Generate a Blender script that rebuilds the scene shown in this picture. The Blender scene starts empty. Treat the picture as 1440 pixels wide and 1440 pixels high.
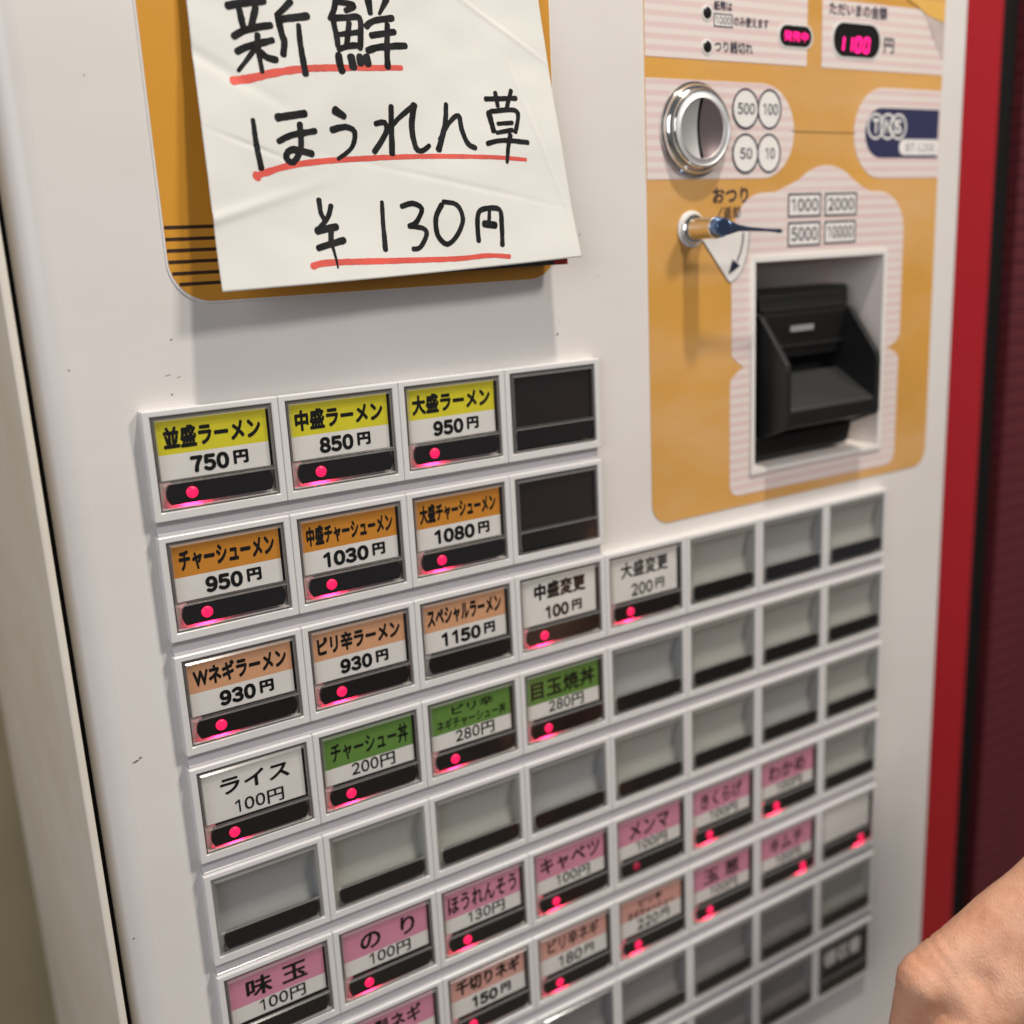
import bpy, bmesh, math, random
from mathutils import Vector, Matrix, noise
random.seed(7)
SC = bpy.context.scene
COL = SC.collection
U = 0.0014            # one layout unit in metres (button pitch = 40 units)
Z0 = 1.30             # height of the button grid's top edge

def P(x, y, z):       # layout (right, into the machine, up) -> metres
    return Vector((x*U, y*U, Z0 + z*U))

# ------------------------------------------------------------------ camera
R = Matrix(((0.8432780085949396, 0.04903440483953327, -0.5352362350981975),
            (-0.16921883671883928, 0.9694084311132259, -0.17779842233860982),
            (0.5101442791207041, 0.24050555259413164, 0.8257783562504561)))   # rows: right, down, forward in (x, down, into)
CAMP = Vector((-69.94, 40.88, -304.5))      # x, down(-z), into ; note z is up below
CAMP = Vector((-69.94, -40.88, -304.5))
FPX = 1485.57

def to_world(v):      # (x, down, into) -> blender axes
    return Vector((v[0], v[2], -v[1]))

cam_data = bpy.data.cameras.new('camera')
cam = bpy.data.objects.new('camera', cam_data)
COL.objects.link(cam)
right, down, fwd = to_world(R[0]), to_world(R[1]), to_world(R[2])
M = Matrix((right, -down, -fwd)).transposed().to_4x4()
M.translation = P(CAMP[0], CAMP[2], -CAMP[1])
cam.matrix_world = M
cam_data.sensor_width = 36
cam_data.lens = FPX/1440*36
cam_data.clip_start = 0.01
cam_data.clip_end = 50
cam_data.dof.use_dof = True
cam_data.dof.focus_distance = 0.323*1.4
cam_data.dof.aperture_fstop = 5.0
SC.camera = cam

def ray(u, v):
    d = R.transposed() @ Vector(((u-720)/FPX, (v-720)/FPX, 1))
    return d          # x, down, into

def at(u, v, depth=4.0):          # photo point -> layout x, z on the plane at that depth
    d = ray(u, v)
    s = (depth - CAMP[2])/d[2]
    return CAMP[0]+s*d[0], -(CAMP[1]+s*d[1])

def at_dist(u, v, dist):          # photo point at a distance along the optical axis -> layout (x, y, z)
    d = ray(u, v)
    return Vector((CAMP[0]+dist*d[0], CAMP[2]+dist*d[2], -(CAMP[1]+dist*d[1])))

# ------------------------------------------------------------------ light
W = bpy.data.worlds.new('World'); SC.world = W; W.use_nodes = True
nt = W.node_tree; nt.nodes.clear()
wo = nt.nodes.new('ShaderNodeOutputWorld'); bg = nt.nodes.new('ShaderNodeBackground')
bg.inputs[0].default_value = (0.93, 0.94, 1.0, 1); bg.inputs[1].default_value = 0.13
nt.links.new(bg.outputs[0], wo.inputs[0])

def area_light(name, loc, target, size, power, color, sy=None):
    l = bpy.data.lights.new(name, 'AREA'); l.energy = power; l.color = color; l.size = size
    if sy: l.shape = 'RECTANGLE'; l.size_y = sy
    o = bpy.data.objects.new(name, l); COL.objects.link(o)
    o.location = loc
    o.rotation_euler = (Vector(target)-Vector(loc)).to_track_quat('-Z', 'Y').to_euler()
    return o
tgt = P(170, 0, -40)
area_light('ceiling_lamp', tgt+Vector((0.06, -0.50, 1.42)), tgt, 0.07, 18.5, (1.0, 0.93, 0.82))
area_light('room_lamp', tgt+Vector((0.75, -1.35, 1.25)), tgt, 0.26, 18.5, (1.0, 0.95, 0.88))
area_light('room_fill', tgt+Vector((-1.9, -1.2, 0.7)), P(-30, 120, -100), 1.4, 21, (0.93, 0.94, 1.0))
SC.view_settings.view_transform = 'Standard'
SC.view_settings.look = 'None'
SC.view_settings.exposure = 0.0
SC.view_settings.gamma = 1.0
SC.cycles.use_denoising = True
SC.cycles.max_bounces = 8
SC.cycles.transparent_max_bounces = 12
SC.cycles.caustics_reflective = False
SC.cycles.caustics_refractive = False

# ------------------------------------------------------------------ materials
MATS = {}
def mat(name, color, rough=0.5, metal=0.0, bump=0.0, bscale=200.0, var=0.0, vscale=8.0, emit=None, estr=0.0,
        spec=0.5, specks=0.0, sss=0.0, coat=0.0):
    if name in MATS: return MATS[name]
    m = bpy.data.materials.new(name); m.use_nodes = True
    n = m.node_tree.nodes; L = m.node_tree.links
    b = n['Principled BSDF']
    b.inputs['Base Color'].default_value = (*color, 1)
    b.inputs['Roughness'].default_value = rough
    b.inputs['Metallic'].default_value = metal
    b.inputs['Specular IOR Level'].default_value = spec
    if coat: b.inputs['Coat Weight'].default_value = coat; b.inputs['Coat Roughness'].default_value = 0.08
    tc = n.new('ShaderNodeTexCoord')
    if var > 0 or specks > 0:
        last = None
        if var > 0:
            nz = n.new('ShaderNodeTexNoise'); nz.inputs['Scale'].default_value = vscale; nz.inputs['Detail'].default_value = 6
            L.new(tc.outputs['Object'], nz.inputs['Vector'])
            mr = n.new('ShaderNodeMapRange'); mr.inputs['From Min'].default_value = 0.3; mr.inputs['From Max'].default_value = 0.7
            mr.inputs['To Min'].default_value = 1-var; mr.inputs['To Max'].default_value = 1+var
            L.new(nz.outputs['Fac'], mr.inputs['Value'])
            vm = n.new('ShaderNodeVectorMath'); vm.operation = 'SCALE'; vm.inputs[0].default_value = color
            L.new(mr.outputs[0], vm.inputs['Scale']); last = vm.outputs[0]
        if specks > 0:      # sparse little dark specks and scuffs of wear
            vo = n.new('ShaderNodeTexVoronoi'); vo.inputs['Scale'].default_value = 28
            L.new(tc.outputs['Object'], vo.inputs['Vector'])
            n2 = n.new('ShaderNodeTexNoise'); n2.inputs['Scale'].default_value = 420
            L.new(tc.outputs['Object'], n2.inputs['Vector'])
            ad = n.new('ShaderNodeMath'); ad.operation = 'MULTIPLY_ADD'; ad.inputs[1].default_value = 0.05
            L.new(n2.outputs['Fac'], ad.inputs[0]); L.new(vo.outputs['Distance'], ad.inputs[2])
            lt = n.new('ShaderNodeMapRange'); lt.inputs['From Min'].default_value = 0.050; lt.inputs['From Max'].default_value = 0.066
            lt.inputs['To Min'].default_value = specks; lt.inputs['To Max'].default_value = 0.0
            L.new(ad.outputs[0], lt.inputs['Value'])
            # only some of the cells carry a speck
            sp = n.new('ShaderNodeSeparateColor'); L.new(vo.outputs['Color'], sp.inputs[0])
            g = n.new('ShaderNodeMath'); g.operation = 'GREATER_THAN'; g.inputs[1].default_value = 0.72
            L.new(sp.outputs[0], g.inputs[0])
            mu = n.new('ShaderNodeMath'); mu.operation = 'MULTIPLY'; L.new(g.outputs[0], mu.inputs[0]); L.new(lt.outputs[0], mu.inputs[1])
            mx = n.new('ShaderNodeMix'); mx.data_type = 'RGBA'
            mx.inputs['B'].default_value = (0.12, 0.1, 0.09, 1)
            if last: L.new(last, mx.inputs['A'])
            else: mx.inputs['A'].default_value = (*color, 1)
            L.new(mu.outputs[0], mx.inputs['Factor']); last = mx.outputs['Result']
        L.new(last, b.inputs['Base Color'])
    if bump > 0:
        nb = n.new('ShaderNodeTexNoise'); nb.inputs['Scale'].default_value = bscale; nb.inputs['Detail'].default_value = 5
        L.new(tc.outputs['Object'], nb.inputs['Vector'])
        bp = n.new('ShaderNodeBump'); bp.inputs['Strength'].default_value = bump; bp.inputs['Distance'].default_value = 0.001
        L.new(nb.outputs['Fac'], bp.inputs['Height']); L.new(bp.outputs[0], b.inputs['Normal'])
    if emit:
        b.inputs['Emission Color'].default_value = (*emit, 1); b.inputs['Emission Strength'].default_value = estr
    if sss:
        b.inputs['Subsurface Weight'].default_value = sss
        b.inputs['Subsurface Radius'].default_value = (0.008, 0.003, 0.0015)
        b.inputs['Subsurface Scale'].default_value = 0.5
    MATS[name] = m
    return m

def clear_mat(name, tint, gloss_rough=0.06, boost=1.0, scatter=0.0):
    m = bpy.data.materials.new(name); m.use_nodes = True
    n = m.node_tree.nodes; L = m.node_tree.links; n.clear()
    o = n.new('ShaderNodeOutputMaterial'); mix = n.new('ShaderNodeMixShader')
    t = n.new('ShaderNodeBsdfTransparent'); t.inputs[0].default_value = (*tint, 1)
    g = n.new('ShaderNodeBsdfGlossy'); g.inputs['Roughness'].default_value = gloss_rough
    f = n.new('ShaderNodeFresnel')
    ge = n.new('ShaderNodeNewGeometry'); io = n.new('ShaderNodeMapRange')      # a thin pane reflects alike from both faces
    io.inputs['To Min'].default_value = 1.49; io.inputs['To Max'].default_value = 1/1.49
    L.new(ge.outputs['Backfacing'], io.inputs['Value']); L.new(io.outputs[0], f.inputs[0])
    mu = n.new('ShaderNodeMath'); mu.operation = 'MULTIPLY'; mu.inputs[1].default_value = boost
    L.new(f.outputs[0], mu.inputs[0]); L.new(mu.outputs[0], mix.inputs[0])
    L.new(t.outputs[0], mix.inputs[1]); L.new(g.outputs[0], mix.inputs[2])
    last = mix.outputs[0]
    if scatter:
        tr = n.new('ShaderNodeBsdfTranslucent'); tr.inputs[0].default_value = (0.8, 0.78, 0.76, 1)
        df = n.new('ShaderNodeBsdfDiffuse'); df.inputs[0].default_value = (0.8, 0.78, 0.76, 1)
        m1 = n.new('ShaderNodeMixShader'); L.new(tr.outputs[0], m1.inputs[1]); L.new(df.outputs[0], m1.inputs[2])
        m2 = n.new('ShaderNodeMixShader'); m2.inputs[0].default_value = scatter
        L.new(last, m2.inputs[1]); L.new(m1.outputs[0], m2.inputs[2]); last = m2.outputs[0]
    L.new(last, o.inputs[0])
    MATS[name] = m
    return m

white = mat('white_enamel', (0.70, 0.67, 0.645), 0.30, var=0.045, vscale=6, bump=0.05, bscale=26)
bezelw = mat('white_plastic', (0.66, 0.645, 0.635), 0.25, bump=0.015, bscale=60)
railw = mat('rail_plastic', (0.50, 0.475, 0.49), 0.2)
cream = mat('cream_steel', (0.74, 0.69, 0.61), 0.45, var=0.06, vscale=6, bump=0.03, bscale=90)
blackgap = mat('black_gap', (0.005, 0.005, 0.005), 0.8, spec=0.2)  # flat black for gaps and openings, their darkness put into the colour
traym = mat('smoky_tray', (0.10, 0.085, 0.078), 0.5)
traylit = mat('clear_light_guide', (0.72, 0.68, 0.66), 0.35)
greys = [mat('frosted_grey_insert'+w, c, 0.45, var=0.08, vscale=30) for w, c in (('', (0.40, 0.40, 0.37)), ('_cool', (0.35, 0.355, 0.35)), ('_dark', (0.27, 0.255, 0.26)))]
blackbar = mat('black_gloss_plastic', (0.012, 0.010, 0.010), 0.18)
darkcard = mat('black_card', (0.018, 0.013, 0.014), 0.3)
ink = mat('black_ink', (0.005, 0.005, 0.005), 0.6, spec=0.2)
navy = mat('navy_ink', (0.016, 0.016, 0.04), 0.45)
navyblock = mat('navy_print', (0.028, 0.03, 0.085), 0.4)
paperw = mat('card_white', (0.76, 0.73, 0.70), 0.6, var=0.05, vscale=60)
cols = {
 'yellow': mat('card_yellow', (0.68, 0.60, 0.02), 0.5, var=0.05, vscale=60),
 'orange': mat('card_orange', (0.60, 0.235, 0.022), 0.5, var=0.05, vscale=60),
 'salmon': mat('card_salmon', (0.66, 0.34, 0.185), 0.5, var=0.07, vscale=60),
 'green': mat('card_green', (0.115, 0.245, 0.045), 0.5, var=0.05, vscale=60),
 'pink': mat('card_pink', (0.66, 0.255, 0.37), 0.5, var=0.05, vscale=60),
 'rose': mat('card_rose', (0.66, 0.34, 0.29), 0.5, var=0.05, vscale=60),
 'white': paperw, 'black': darkcard}
orange = mat('orange_print', (0.60, 0.305, 0.058), 0.42, var=0.14, vscale=7, bump=0.03, bscale=300)
orange2 = mat('orange_poster', (0.60, 0.275, 0.030), 0.33, var=0.05, vscale=7)
led = mat('pink_led', (0.25, 0.005, 0.03), 0.3, emit=(1.0, 0.012, 0.10), estr=1.15)
leddim = mat('pink_led_dim', (0.25, 0.01, 0.04), 0.3, emit=(1.0, 0.012, 0.10), estr=0.12)
ledbody = mat('pink_led_body', (0.8, 0.02, 0.1), 0.3, emit=(1.0, 0.014, 0.085), estr=130.0)
digitm = mat('magenta_segment', (0.8, 0.02, 0.3), 0.3, emit=(1.0, 0.006, 0.17), estr=1.6)
chrome = mat('chrome', (0.80, 0.78, 0.74), 0.09, metal=1.0, bump=0.02, bscale=120)
brushed = mat('brushed_steel', (0.88, 0.88, 0.88), 0.5, metal=1.0)
bluerefl = mat('chrome_blue_reflection', (0.16, 0.24, 0.42), 0.25, metal=1.0)  # blue reflection in the lever's chrome, painted into its base colour
blackpl = mat('black_plastic', (0.008, 0.008, 0.008), 0.5, spec=0.3, bump=0.06, bscale=500)
blackpl2 = mat('worn_black_plastic', (0.012, 0.012, 0.012), 0.4, spec=0.4, bump=0.06, bscale=500)
greypl = mat('dark_grey_plastic', (0.030, 0.030, 0.030), 0.38)
slotlab = mat('grey_strip', (0.30, 0.30, 0.30), 0.5)
redm = mat('red_enamel', (0.37, 0.008, 0.015), 0.4)
darkred = mat('dark_red_slat', (0.095, 0.010, 0.016), 0.55, var=0.15, vscale=20)
sheetw = mat('note_paper', (0.675, 0.665, 0.625), 0.85, bump=0.05, bscale=700, var=0.03, vscale=12)
marker = mat('black_marker', (0.011, 0.011, 0.012), 0.7, var=0.75, vscale=130, spec=0.15)
redmark = mat('red_marker', (0.62, 0.068, 0.045), 0.6, var=0.14, vscale=90)
washerw = mat('white_washer', (0.75, 0.73, 0.7), 0.4)
tapem = mat('worn_backing', (0.50, 0.41, 0.385), 0.5, var=0.2, vscale=60)
coverm = clear_mat('clear_cover', (0.97, 0.97, 0.96))
edgem = clear_mat('clear_cover_edge', (0.80, 0.78, 0.74), 0.12, 2.0, 0.22)

def stripe_mat():
    m = bpy.data.materials.new('pink_striped_print'); m.use_nodes = True
    n = m.node_tree.nodes; L = m.node_tree.links; b = n['Principled BSDF']
    b.inputs['Roughness'].default_value = 0.42
    tc = n.new('ShaderNodeTexCoord'); s = n.new('ShaderNodeSeparateXYZ'); L.new(tc.outputs['Object'], s.inputs[0])
    mu = n.new('ShaderNodeMath'); mu.operation = 'MULTIPLY'; mu.inputs[1].default_value = 2*math.pi/(3.75*U)
    L.new(s.outputs['Z'], mu.inputs[0])
    sn = n.new('ShaderNodeMath'); sn.operation = 'SINE'; L.new(mu.outputs[0], sn.inputs[0])
    r = n.new('ShaderNodeMapRange'); r.inputs['From Min'].default_value = -0.35; r.inputs['From Max'].default_value = 0.35
    L.new(sn.outputs[0], r.inputs['Value'])
    nz = n.new('ShaderNodeTexNoise'); nz.inputs['Scale'].default_value = 14; nz.inputs['Detail'].default_value = 4
    L.new(tc.outputs['Object'], nz.inputs['Vector'])
    m2 = n.new('ShaderNodeMath'); m2.operation = 'MULTIPLY'; L.new(r.outputs[0], m2.inputs[0])
    r2 = n.new('ShaderNodeMapRange'); r2.inputs['From Min'].default_value = 0.3; r2.inputs['From Max'].default_value = 0.7
    r2.inputs['To Min'].default_value = 0.6; r2.inputs['To Max'].default_value = 1.0
    L.new(nz.outputs['Fac'], r2.inputs['Value']); L.new(r2.outputs[0], m2.inputs[1])
    mx = n.new('ShaderNodeMix'); mx.data_type = 'RGBA'
    mx.inputs['A'].default_value = (0.72, 0.64, 0.60, 1); mx.inputs['B'].default_value = (0.67, 0.50, 0.485, 1)
    L.new(m2.outputs[0], mx.inputs['Factor']); L.new(mx.outputs['Result'], b.inputs['Base Color'])
    return m
stripes = stripe_mat()

def fade(m, color, scale, amount):
    n = m.node_tree.nodes; L = m.node_tree.links; b = n['Principled BSDF']
    src = b.inputs['Base Color'].links[0].from_socket
    nz = n.new('ShaderNodeTexNoise'); nz.inputs['Scale'].default_value = scale; nz.inputs['Detail'].default_value = 7; nz.inputs['Roughness'].default_value = 0.62
    tc = n.new('ShaderNodeTexCoord'); mp = n.new('ShaderNodeMapping'); mp.inputs['Scale'].default_value = (0.7, 1, 2.2)
    L.new(tc.outputs['Object'], mp.inputs[0]); L.new(mp.outputs[0], nz.inputs['Vector'])
    r = n.new('ShaderNodeMapRange'); r.inputs['From Min'].default_value = 0.42; r.inputs['From Max'].default_value = 0.72
    r.inputs['To Max'].default_value = amount; L.new(nz.outputs['Fac'], r.inputs['Value'])
    mx = n.new('ShaderNodeMix'); mx.data_type = 'RGBA'; mx.inputs['B'].default_value = (*color, 1)
    L.new(src, mx.inputs['A']); L.new(r.outputs[0], mx.inputs['Factor']); L.new(mx.outputs['Result'], b.inputs['Base Color'])
fade(orange, (0.66, 0.40, 0.19), 9, 0.8)
fade(white, (0.60, 0.55, 0.49), 7, 0.35)
fade(cream, (0.60, 0.53, 0.42), 6, 0.6)

# ------------------------------------------------------------------ object helpers
def tag(o, label=None, cat=None, group=None, kind=None):
    if label: o['label'] = label
    if cat: o['category'] = cat
    if group: o['group'] = group
    if kind: o['kind'] = kind
    return o

def origin_of(parent):
    v = Vector((0, 0, 0))
    while parent is not None:
        v += parent.location; parent = parent.parent
    return v

def link(name, me, parent=None, mats=(), smooth=False):
    """me is in metres, world axes; it becomes a child of parent (whose place is taken off)"""
    off = origin_of(parent)
    me.transform(Matrix.Translation(-off))
    me.name = name
    for m in mats: me.materials.append(m)
    if smooth:
        for p in me.polygons: p.use_smooth = True
    o = bpy.data.objects.new(name, me); COL.objects.link(o); o.parent = parent
    return o

def lay(verts):       # layout coords -> metres
    return [P(*v) for v in verts]

def mesh(verts, faces):
    me = bpy.data.meshes.new('m'); me.from_pydata([tuple(v) for v in verts], [], faces)
    bm = bmesh.new(); bm.from_mesh(me); bmesh.ops.recalc_face_normals(bm, faces=bm.faces); bm.to_mesh(me); bm.free()
    me.update(); return me

def box_data(x0, x1, y0, y1, z0, z1):
    v = [(x0,y0,z0),(x1,y0,z0),(x1,y1,z0),(x0,y1,z0),(x0,y0,z1),(x1,y0,z1),(x1,y1,z1),(x0,y1,z1)]
    f = [(0,1,2,3),(4,7,6,5),(0,4,5,1),(1,5,6,2),(2,6,7,3),(3,7,4,0)]
    return v, f

def box(name, x0, x1, y0, y1, z0, z1, m, parent=None, bevel=0.0, seg=2):
    v, f = box_data(x0, x1, y0, y1, z0, z1)
    me = mesh(lay(v), f)
    if bevel:
        bm = bmesh.new(); bm.from_mesh(me)
        bmesh.ops.bevel(bm, geom=list(bm.edges), offset=bevel*U, segments=seg, affect='EDGES', profile=0.5)
        bm.to_mesh(me); bm.free()
    return link(name, me, parent, [m], smooth=False)

def rrect(x0, x1, z0, z1, r, n=6, corners=(1,1,1,1)):
    """rounded rectangle, order bl, br, tr, tl"""
    pts = []
    cs = [((x0+r, z0+r), 180, corners[0], (x0, z0)), ((x1-r, z0+r), 270, corners[1], (x1, z0)),
          ((x1-r, z1-r), 0, corners[2], (x1, z1)), ((x0+r, z1-r), 90, corners[3], (x0, z1))]
    for (c, a0, on, raw) in cs:
        if not on: pts.append(raw); continue
        for i in range(n+1):
            a = math.radians(a0+90*i/n); pts.append((c[0]+r*math.cos(a), c[1]+r*math.sin(a)))
    return pts

def circle(cx, cz, r, n=40):
    return [(cx+r*math.cos(2*math.pi*i/n), cz+r*math.sin(2*math.pi*i/n)) for i in range(n)]

def sheet_mesh(loops, y, thick=0.12):
    """flat shape with holes, front face at depth y, thick units deep behind it"""
    cu = bpy.data.curves.new('c', 'CURVE'); cu.dimensions = '2D'; cu.fill_mode = 'BOTH'
    cu.extrude = thick/2
    for lp in loops:
        sp = cu.splines.new('POLY'); sp.points.add(len(lp)-1)
        for i, (x, z) in enumerate(lp): sp.points[i].co = (x, z, 0, 1)
        sp.use_cyclic_u = True
    o = bpy.data.objects.new('c', cu); COL.objects.link(o)
    dg = bpy.context.evaluated_depsgraph_get()
    me = bpy.data.meshes.new_from_object(o.evaluated_get(dg))
    bpy.data.objects.remove(o); bpy.data.curves.remove(cu)
    for v in me.vertices:
        x, z, t = v.co
        v.co = P(x, y+thick/2-t, z)
    me.materials.clear()
    return me

def sheet(name, loops, y, m, parent=None, thick=0.12, smooth=False):
    return link(name, sheet_mesh(loops, y, thick), parent, [m])

FONT_CACHE = {}
def glyph_mesh(s):
    cu = bpy.data.curves.new('t', 'FONT'); cu.body = s; cu.resolution_u = 3; cu.space_character = 1.04
    o = bpy.data.objects.new('t', cu); COL.objects.link(o)
    dg = bpy.context.evaluated_depsgraph_get()
    me = bpy.data.meshes.new_from_object(o.evaluated_get(dg))
    bpy.data.objects.remove(o)
    return me
def text_mesh(s, x0, x1, z0, z1, y, weight=0.0, shear=0.0):
    key = (s, 0, shear)
    if key not in FONT_CACHE:
        if s.isdigit() and len(s) >= 1:
            z_ = glyph_mesh('０'); zx = [v.co.x for v in z_.vertices]; zy = [v.co.y for v in z_.vertices]
            x_0, x_1, y_0, y_1 = min(zx), max(zx), min(zy), max(zy); wd, hh, cxm = x_1-x_0, y_1-y_0, (x_0+x_1)/2
            bm = bmesh.new()
            for k, ch in enumerate(s):
                if ch == '1':      # flag and plain stem, no foot
                    st = 0.072*hh
                    pl = [(cxm+.14*wd-st/2, y_0), (cxm+.14*wd+st/2, y_0), (cxm+.14*wd+st/2, y_1), (cxm+.14*wd-st*.4, y_1), (cxm-.30*wd, y_1-.17*hh), (cxm-.30*wd, y_1-.25*hh), (cxm+.14*wd-st/2, y_1-.13*hh)]
                    g_ = bpy.data.meshes.new('g'); g_.from_pydata([(a, b, 0) for a, b in pl], [], [tuple(range(7))])
                else: g_ = glyph_mesh(chr(ord(ch)+0xFEE0))
                for v in g_.vertices: v.co.x += k*wd*1.22
                bm.from_mesh(g_); bpy.data.meshes.remove(g_)
            me = bpy.data.meshes.new('d'); bm.to_mesh(me); bm.free(); FONT_CACHE[key] = me
        else: FONT_CACHE[key] = glyph_mesh(s)
    if weight > 0.004 and (s, 'b', round(weight, 4)) not in FONT_CACHE:      # thicken by overstriking in a ring
        bm = bmesh.new(); n_ = 8 if weight > 0.012 else 4
        for k in range(n_+1):
            c = FONT_CACHE[key].copy(); a = 2*math.pi*k/n_
            sh_ = Vector((0, 0, 0)) if k == n_ else Vector((weight*math.cos(a), weight*math.sin(a), 0))
            for v in c.vertices: v.co += sh_; v.co.z = k*0.004
            bm.from_mesh(c); bpy.data.meshes.remove(c)
        b_ = bpy.data.meshes.new('b'); bm.to_mesh(b_); bm.free(); FONT_CACHE[(s, 'b', round(weight, 4))] = b_
    me = FONT_CACHE.get((s, 'b', round(weight, 4)), FONT_CACHE[key]).copy()
    xs = [v.co.x for v in me.vertices]; zs = [v.co.y for v in me.vertices]
    ax, bx, az, bz = min(xs), max(xs), min(zs), max(zs)
    for v in me.vertices:
        x = x0+(v.co.x-ax)/(bx-ax)*(x1-x0) if x1 is not None else x0+(v.co.x-ax)*(z1-z0)/(bz-az)
        z = z0+(v.co.y-az)/(bz-az)*(z1-z0)
        v.co = P(x, y-v.co.z*1.5, z)
    me.materials.clear()
    return me

def join(meshes):
    bm = bmesh.new()
    for me in meshes: bm.from_mesh(me)
    out = bpy.data.meshes.new('j'); bm.to_mesh(out); bm.free()
    return out

def text(name, items, m, parent):
    """items: list of (string, x0, x1, z0, z1, y, weight)"""
    me = join([text_mesh(*i) for i in items])
    return link(name, me, parent, [m])

def lathe(name, prof, cx, cz, ybase, m, parent, n=64, mats=None, cap=False):
    """prof: (radius, protrusion toward the viewer); axis = depth"""
    v, f = [], []
    for (r, p) in prof:
        for i in range(n):
            a = 2*math.pi*i/n; v.append((cx+r*math.cos(a), ybase-p, cz+r*math.sin(a)))
    for k in range(len(prof)-1):
        for i in range(n):
            j = (i+1) % n; f.append((k*n+i, k*n+j, (k+1)*n+j, (k+1)*n+i))
    if cap: f.append(tuple((len(prof)-1)*n+i for i in range(n)))
    o = link(name, mesh(lay(v), f), parent, [m])
    for p in o.data.polygons: p.use_smooth = len(p.vertices) == 4
    o.data.set_sharp_from_angle(angle=math.radians(38))
    return o

def ring_data(x0, x1, z0, z1, i):     # inset rectangle corner lists
    return [(x0+i, z0+i), (x1-i, z0+i), (x1-i, z1-i), (x0+i, z1-i)]

# ================================================================== the ticket machine
machine = bpy.data.objects.new('ticket_machine', None); COL.objects.link(machine)
machine.location = (170*U, 0.18, 0)
tag(machine, 'white ticket vending machine with rows of small food buttons and an orange payment panel', 'ticket machine')
TOP, BOT = 260, -(Z0/U) + 30      # layout heights of the machine's top and foot

# --- door: flat front with the bill opening cut out, rounded long edges
PITX, PITZ = 40.0, 36.713
XL, XR, PD = -27.35, 366.0, 4.0
HX0, HX1, HZ0, HZ1 = 237.2, 313.4, -51.6, 31.8
rl, rr = 9.0, 4.0
def door_mesh():
    me1 = sheet_mesh([[(XL+rl, BOT), (XR-rr, BOT), (XR-rr, TOP), (XL+rl, TOP)],
                      [(HX0, HZ0), (HX0, HZ1), (HX1, HZ1), (HX1, HZ0)],
                      [(-1, 1), (156.5, 1), (156.5, -2*PITZ+1), (316.5, -2*PITZ+1), (316.5, -8*PITZ-29.5), (-1, -8*PITZ-29.5)]], PD, 1.2)
    v, f = [], []
    prof = [(XL+rl-rl*math.sin(math.radians(a)), PD+rl-rl*math.cos(math.radians(a))) for a in range(0, 91, 9)]
    prof.append((XL, 30))
    prof2 = [(XR-rr+rr*math.sin(math.radians(a)), PD+rr-rr*math.cos(math.radians(a))) for a in range(0, 91, 9)]
    prof2.append((XR, 30))
    for pr in (prof, prof2):
        b = len(v)
        for (x, y) in pr: v += [(x, y, BOT), (x, y, TOP)]
        for i in range(len(pr)-1): f.append((b+2*i, b+2*i+2, b+2*i+3, b+2*i+1))
    b = len(v)
    v += [(XL, 30, BOT), (XR, 30, BOT), (XR, 30, TOP), (XL, 30, TOP), (XL+2, 6, TOP), (XR-2, 6, TOP)]
    f.append((b+3, b+2, b+5, b+4))
    me2 = mesh(lay(v), f)
    for p in me2.polygons: p.use_smooth = True
    return join([me1, me2])
door = link('door', door_mesh(), machine, [white])

for (u_, v_, a_, b_) in ((242,555,.5,.32),(236,528,.9,.12),(241,478,.45,.3),(191,1071,1.0,.3),(197,1066,.5,.35),(784,470,.35,.5),(786,452,.2,.25),(841,388,.3,.2),(815,330,.16,.8),(188,1320,.4,.25),(118,106,.3,.3),(97,521,.3,.3),(252,530,.7,.1),(1190,1020,.4,.3)):
    x_, z_ = at(u_, v_, PD)
    sheet('scuff', [[(x_+a_*(1+.4*random.uniform(-1, 1))*math.cos(k*1.05), z_+b_*(1+.4*random.uniform(-1, 1))*math.sin(k*1.05)+.3*a_*math.cos(k*1.05)) for k in range(6)]], PD-0.03, mat('scuff_dark', (0.16, 0.13, 0.11), 0.6), door, 0.02)

# --- cabinet behind the door, its left side seen receding
cab = link('cabinet', mesh(*(lambda vf: (lay(vf[0]), vf[1]))(box_data(-31.0, 369, 34, 268, BOT-24, TOP))), machine, [cream])
box('cabinet_edge', -32.0, -29.6, 5.2, 33.98, BOT, TOP, cream, machine, bevel=0.7)
box('gap_strip', -29.4, -27.0, 14, 33.5, BOT, TOP-2, blackgap, machine)  # black strip added to fill the dark gap beside the door

# --- poster tray, upper left: orange insert with black lines
box_l = [(11, 30.5), (145, 30.5), (145, 190), (11, 190)]
sheet('poster_frame', [rrect(11.0, 144.8, 30.3, 190, 12.2, 10)], PD-0.3, washerw, machine, 0.29)
sheet('poster_insert', [rrect(11.5, 144.3, 30.9, 189, 11.8, 10)], PD-0.42, orange2, machine, 0.1)
for k, z in enumerate((51.6, 48.4, 45.3, 42.2, 39.0, 36.0)):
    dx = 11.8-math.sqrt(max(1, 11.8**2-max(0, 42.7-z+.4)**2))
    sheet('poster_line', [[(11.55+dx, z-0.48), (144.2-dx, z-0.48), (144.2-dx, z+0.48), (11.6+dx, z+0.48)]], PD-0.49, mat('brown_ink', (0.035, 0.015, 0.008), 0.4), machine, 0.06)

# ------------------------------------------------------------------ buttons
PITX, PITZ = 40.0, 36.713
WW, WH = 35.63, 27.59
def loc_mesh(me_verts, faces):        # geometry of one cell, at the cell's own origin
    me = bpy.data.meshes.new('m'); me.from_pydata([(a*U, b*U, c*U) for a, b, c in me_verts], [], faces)
    bm = bmesh.new(); bm.from_mesh(me); bmesh.ops.recalc_face_normals(bm, faces=bm.faces); bm.to_mesh(me); bm.free()
    return me

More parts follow.
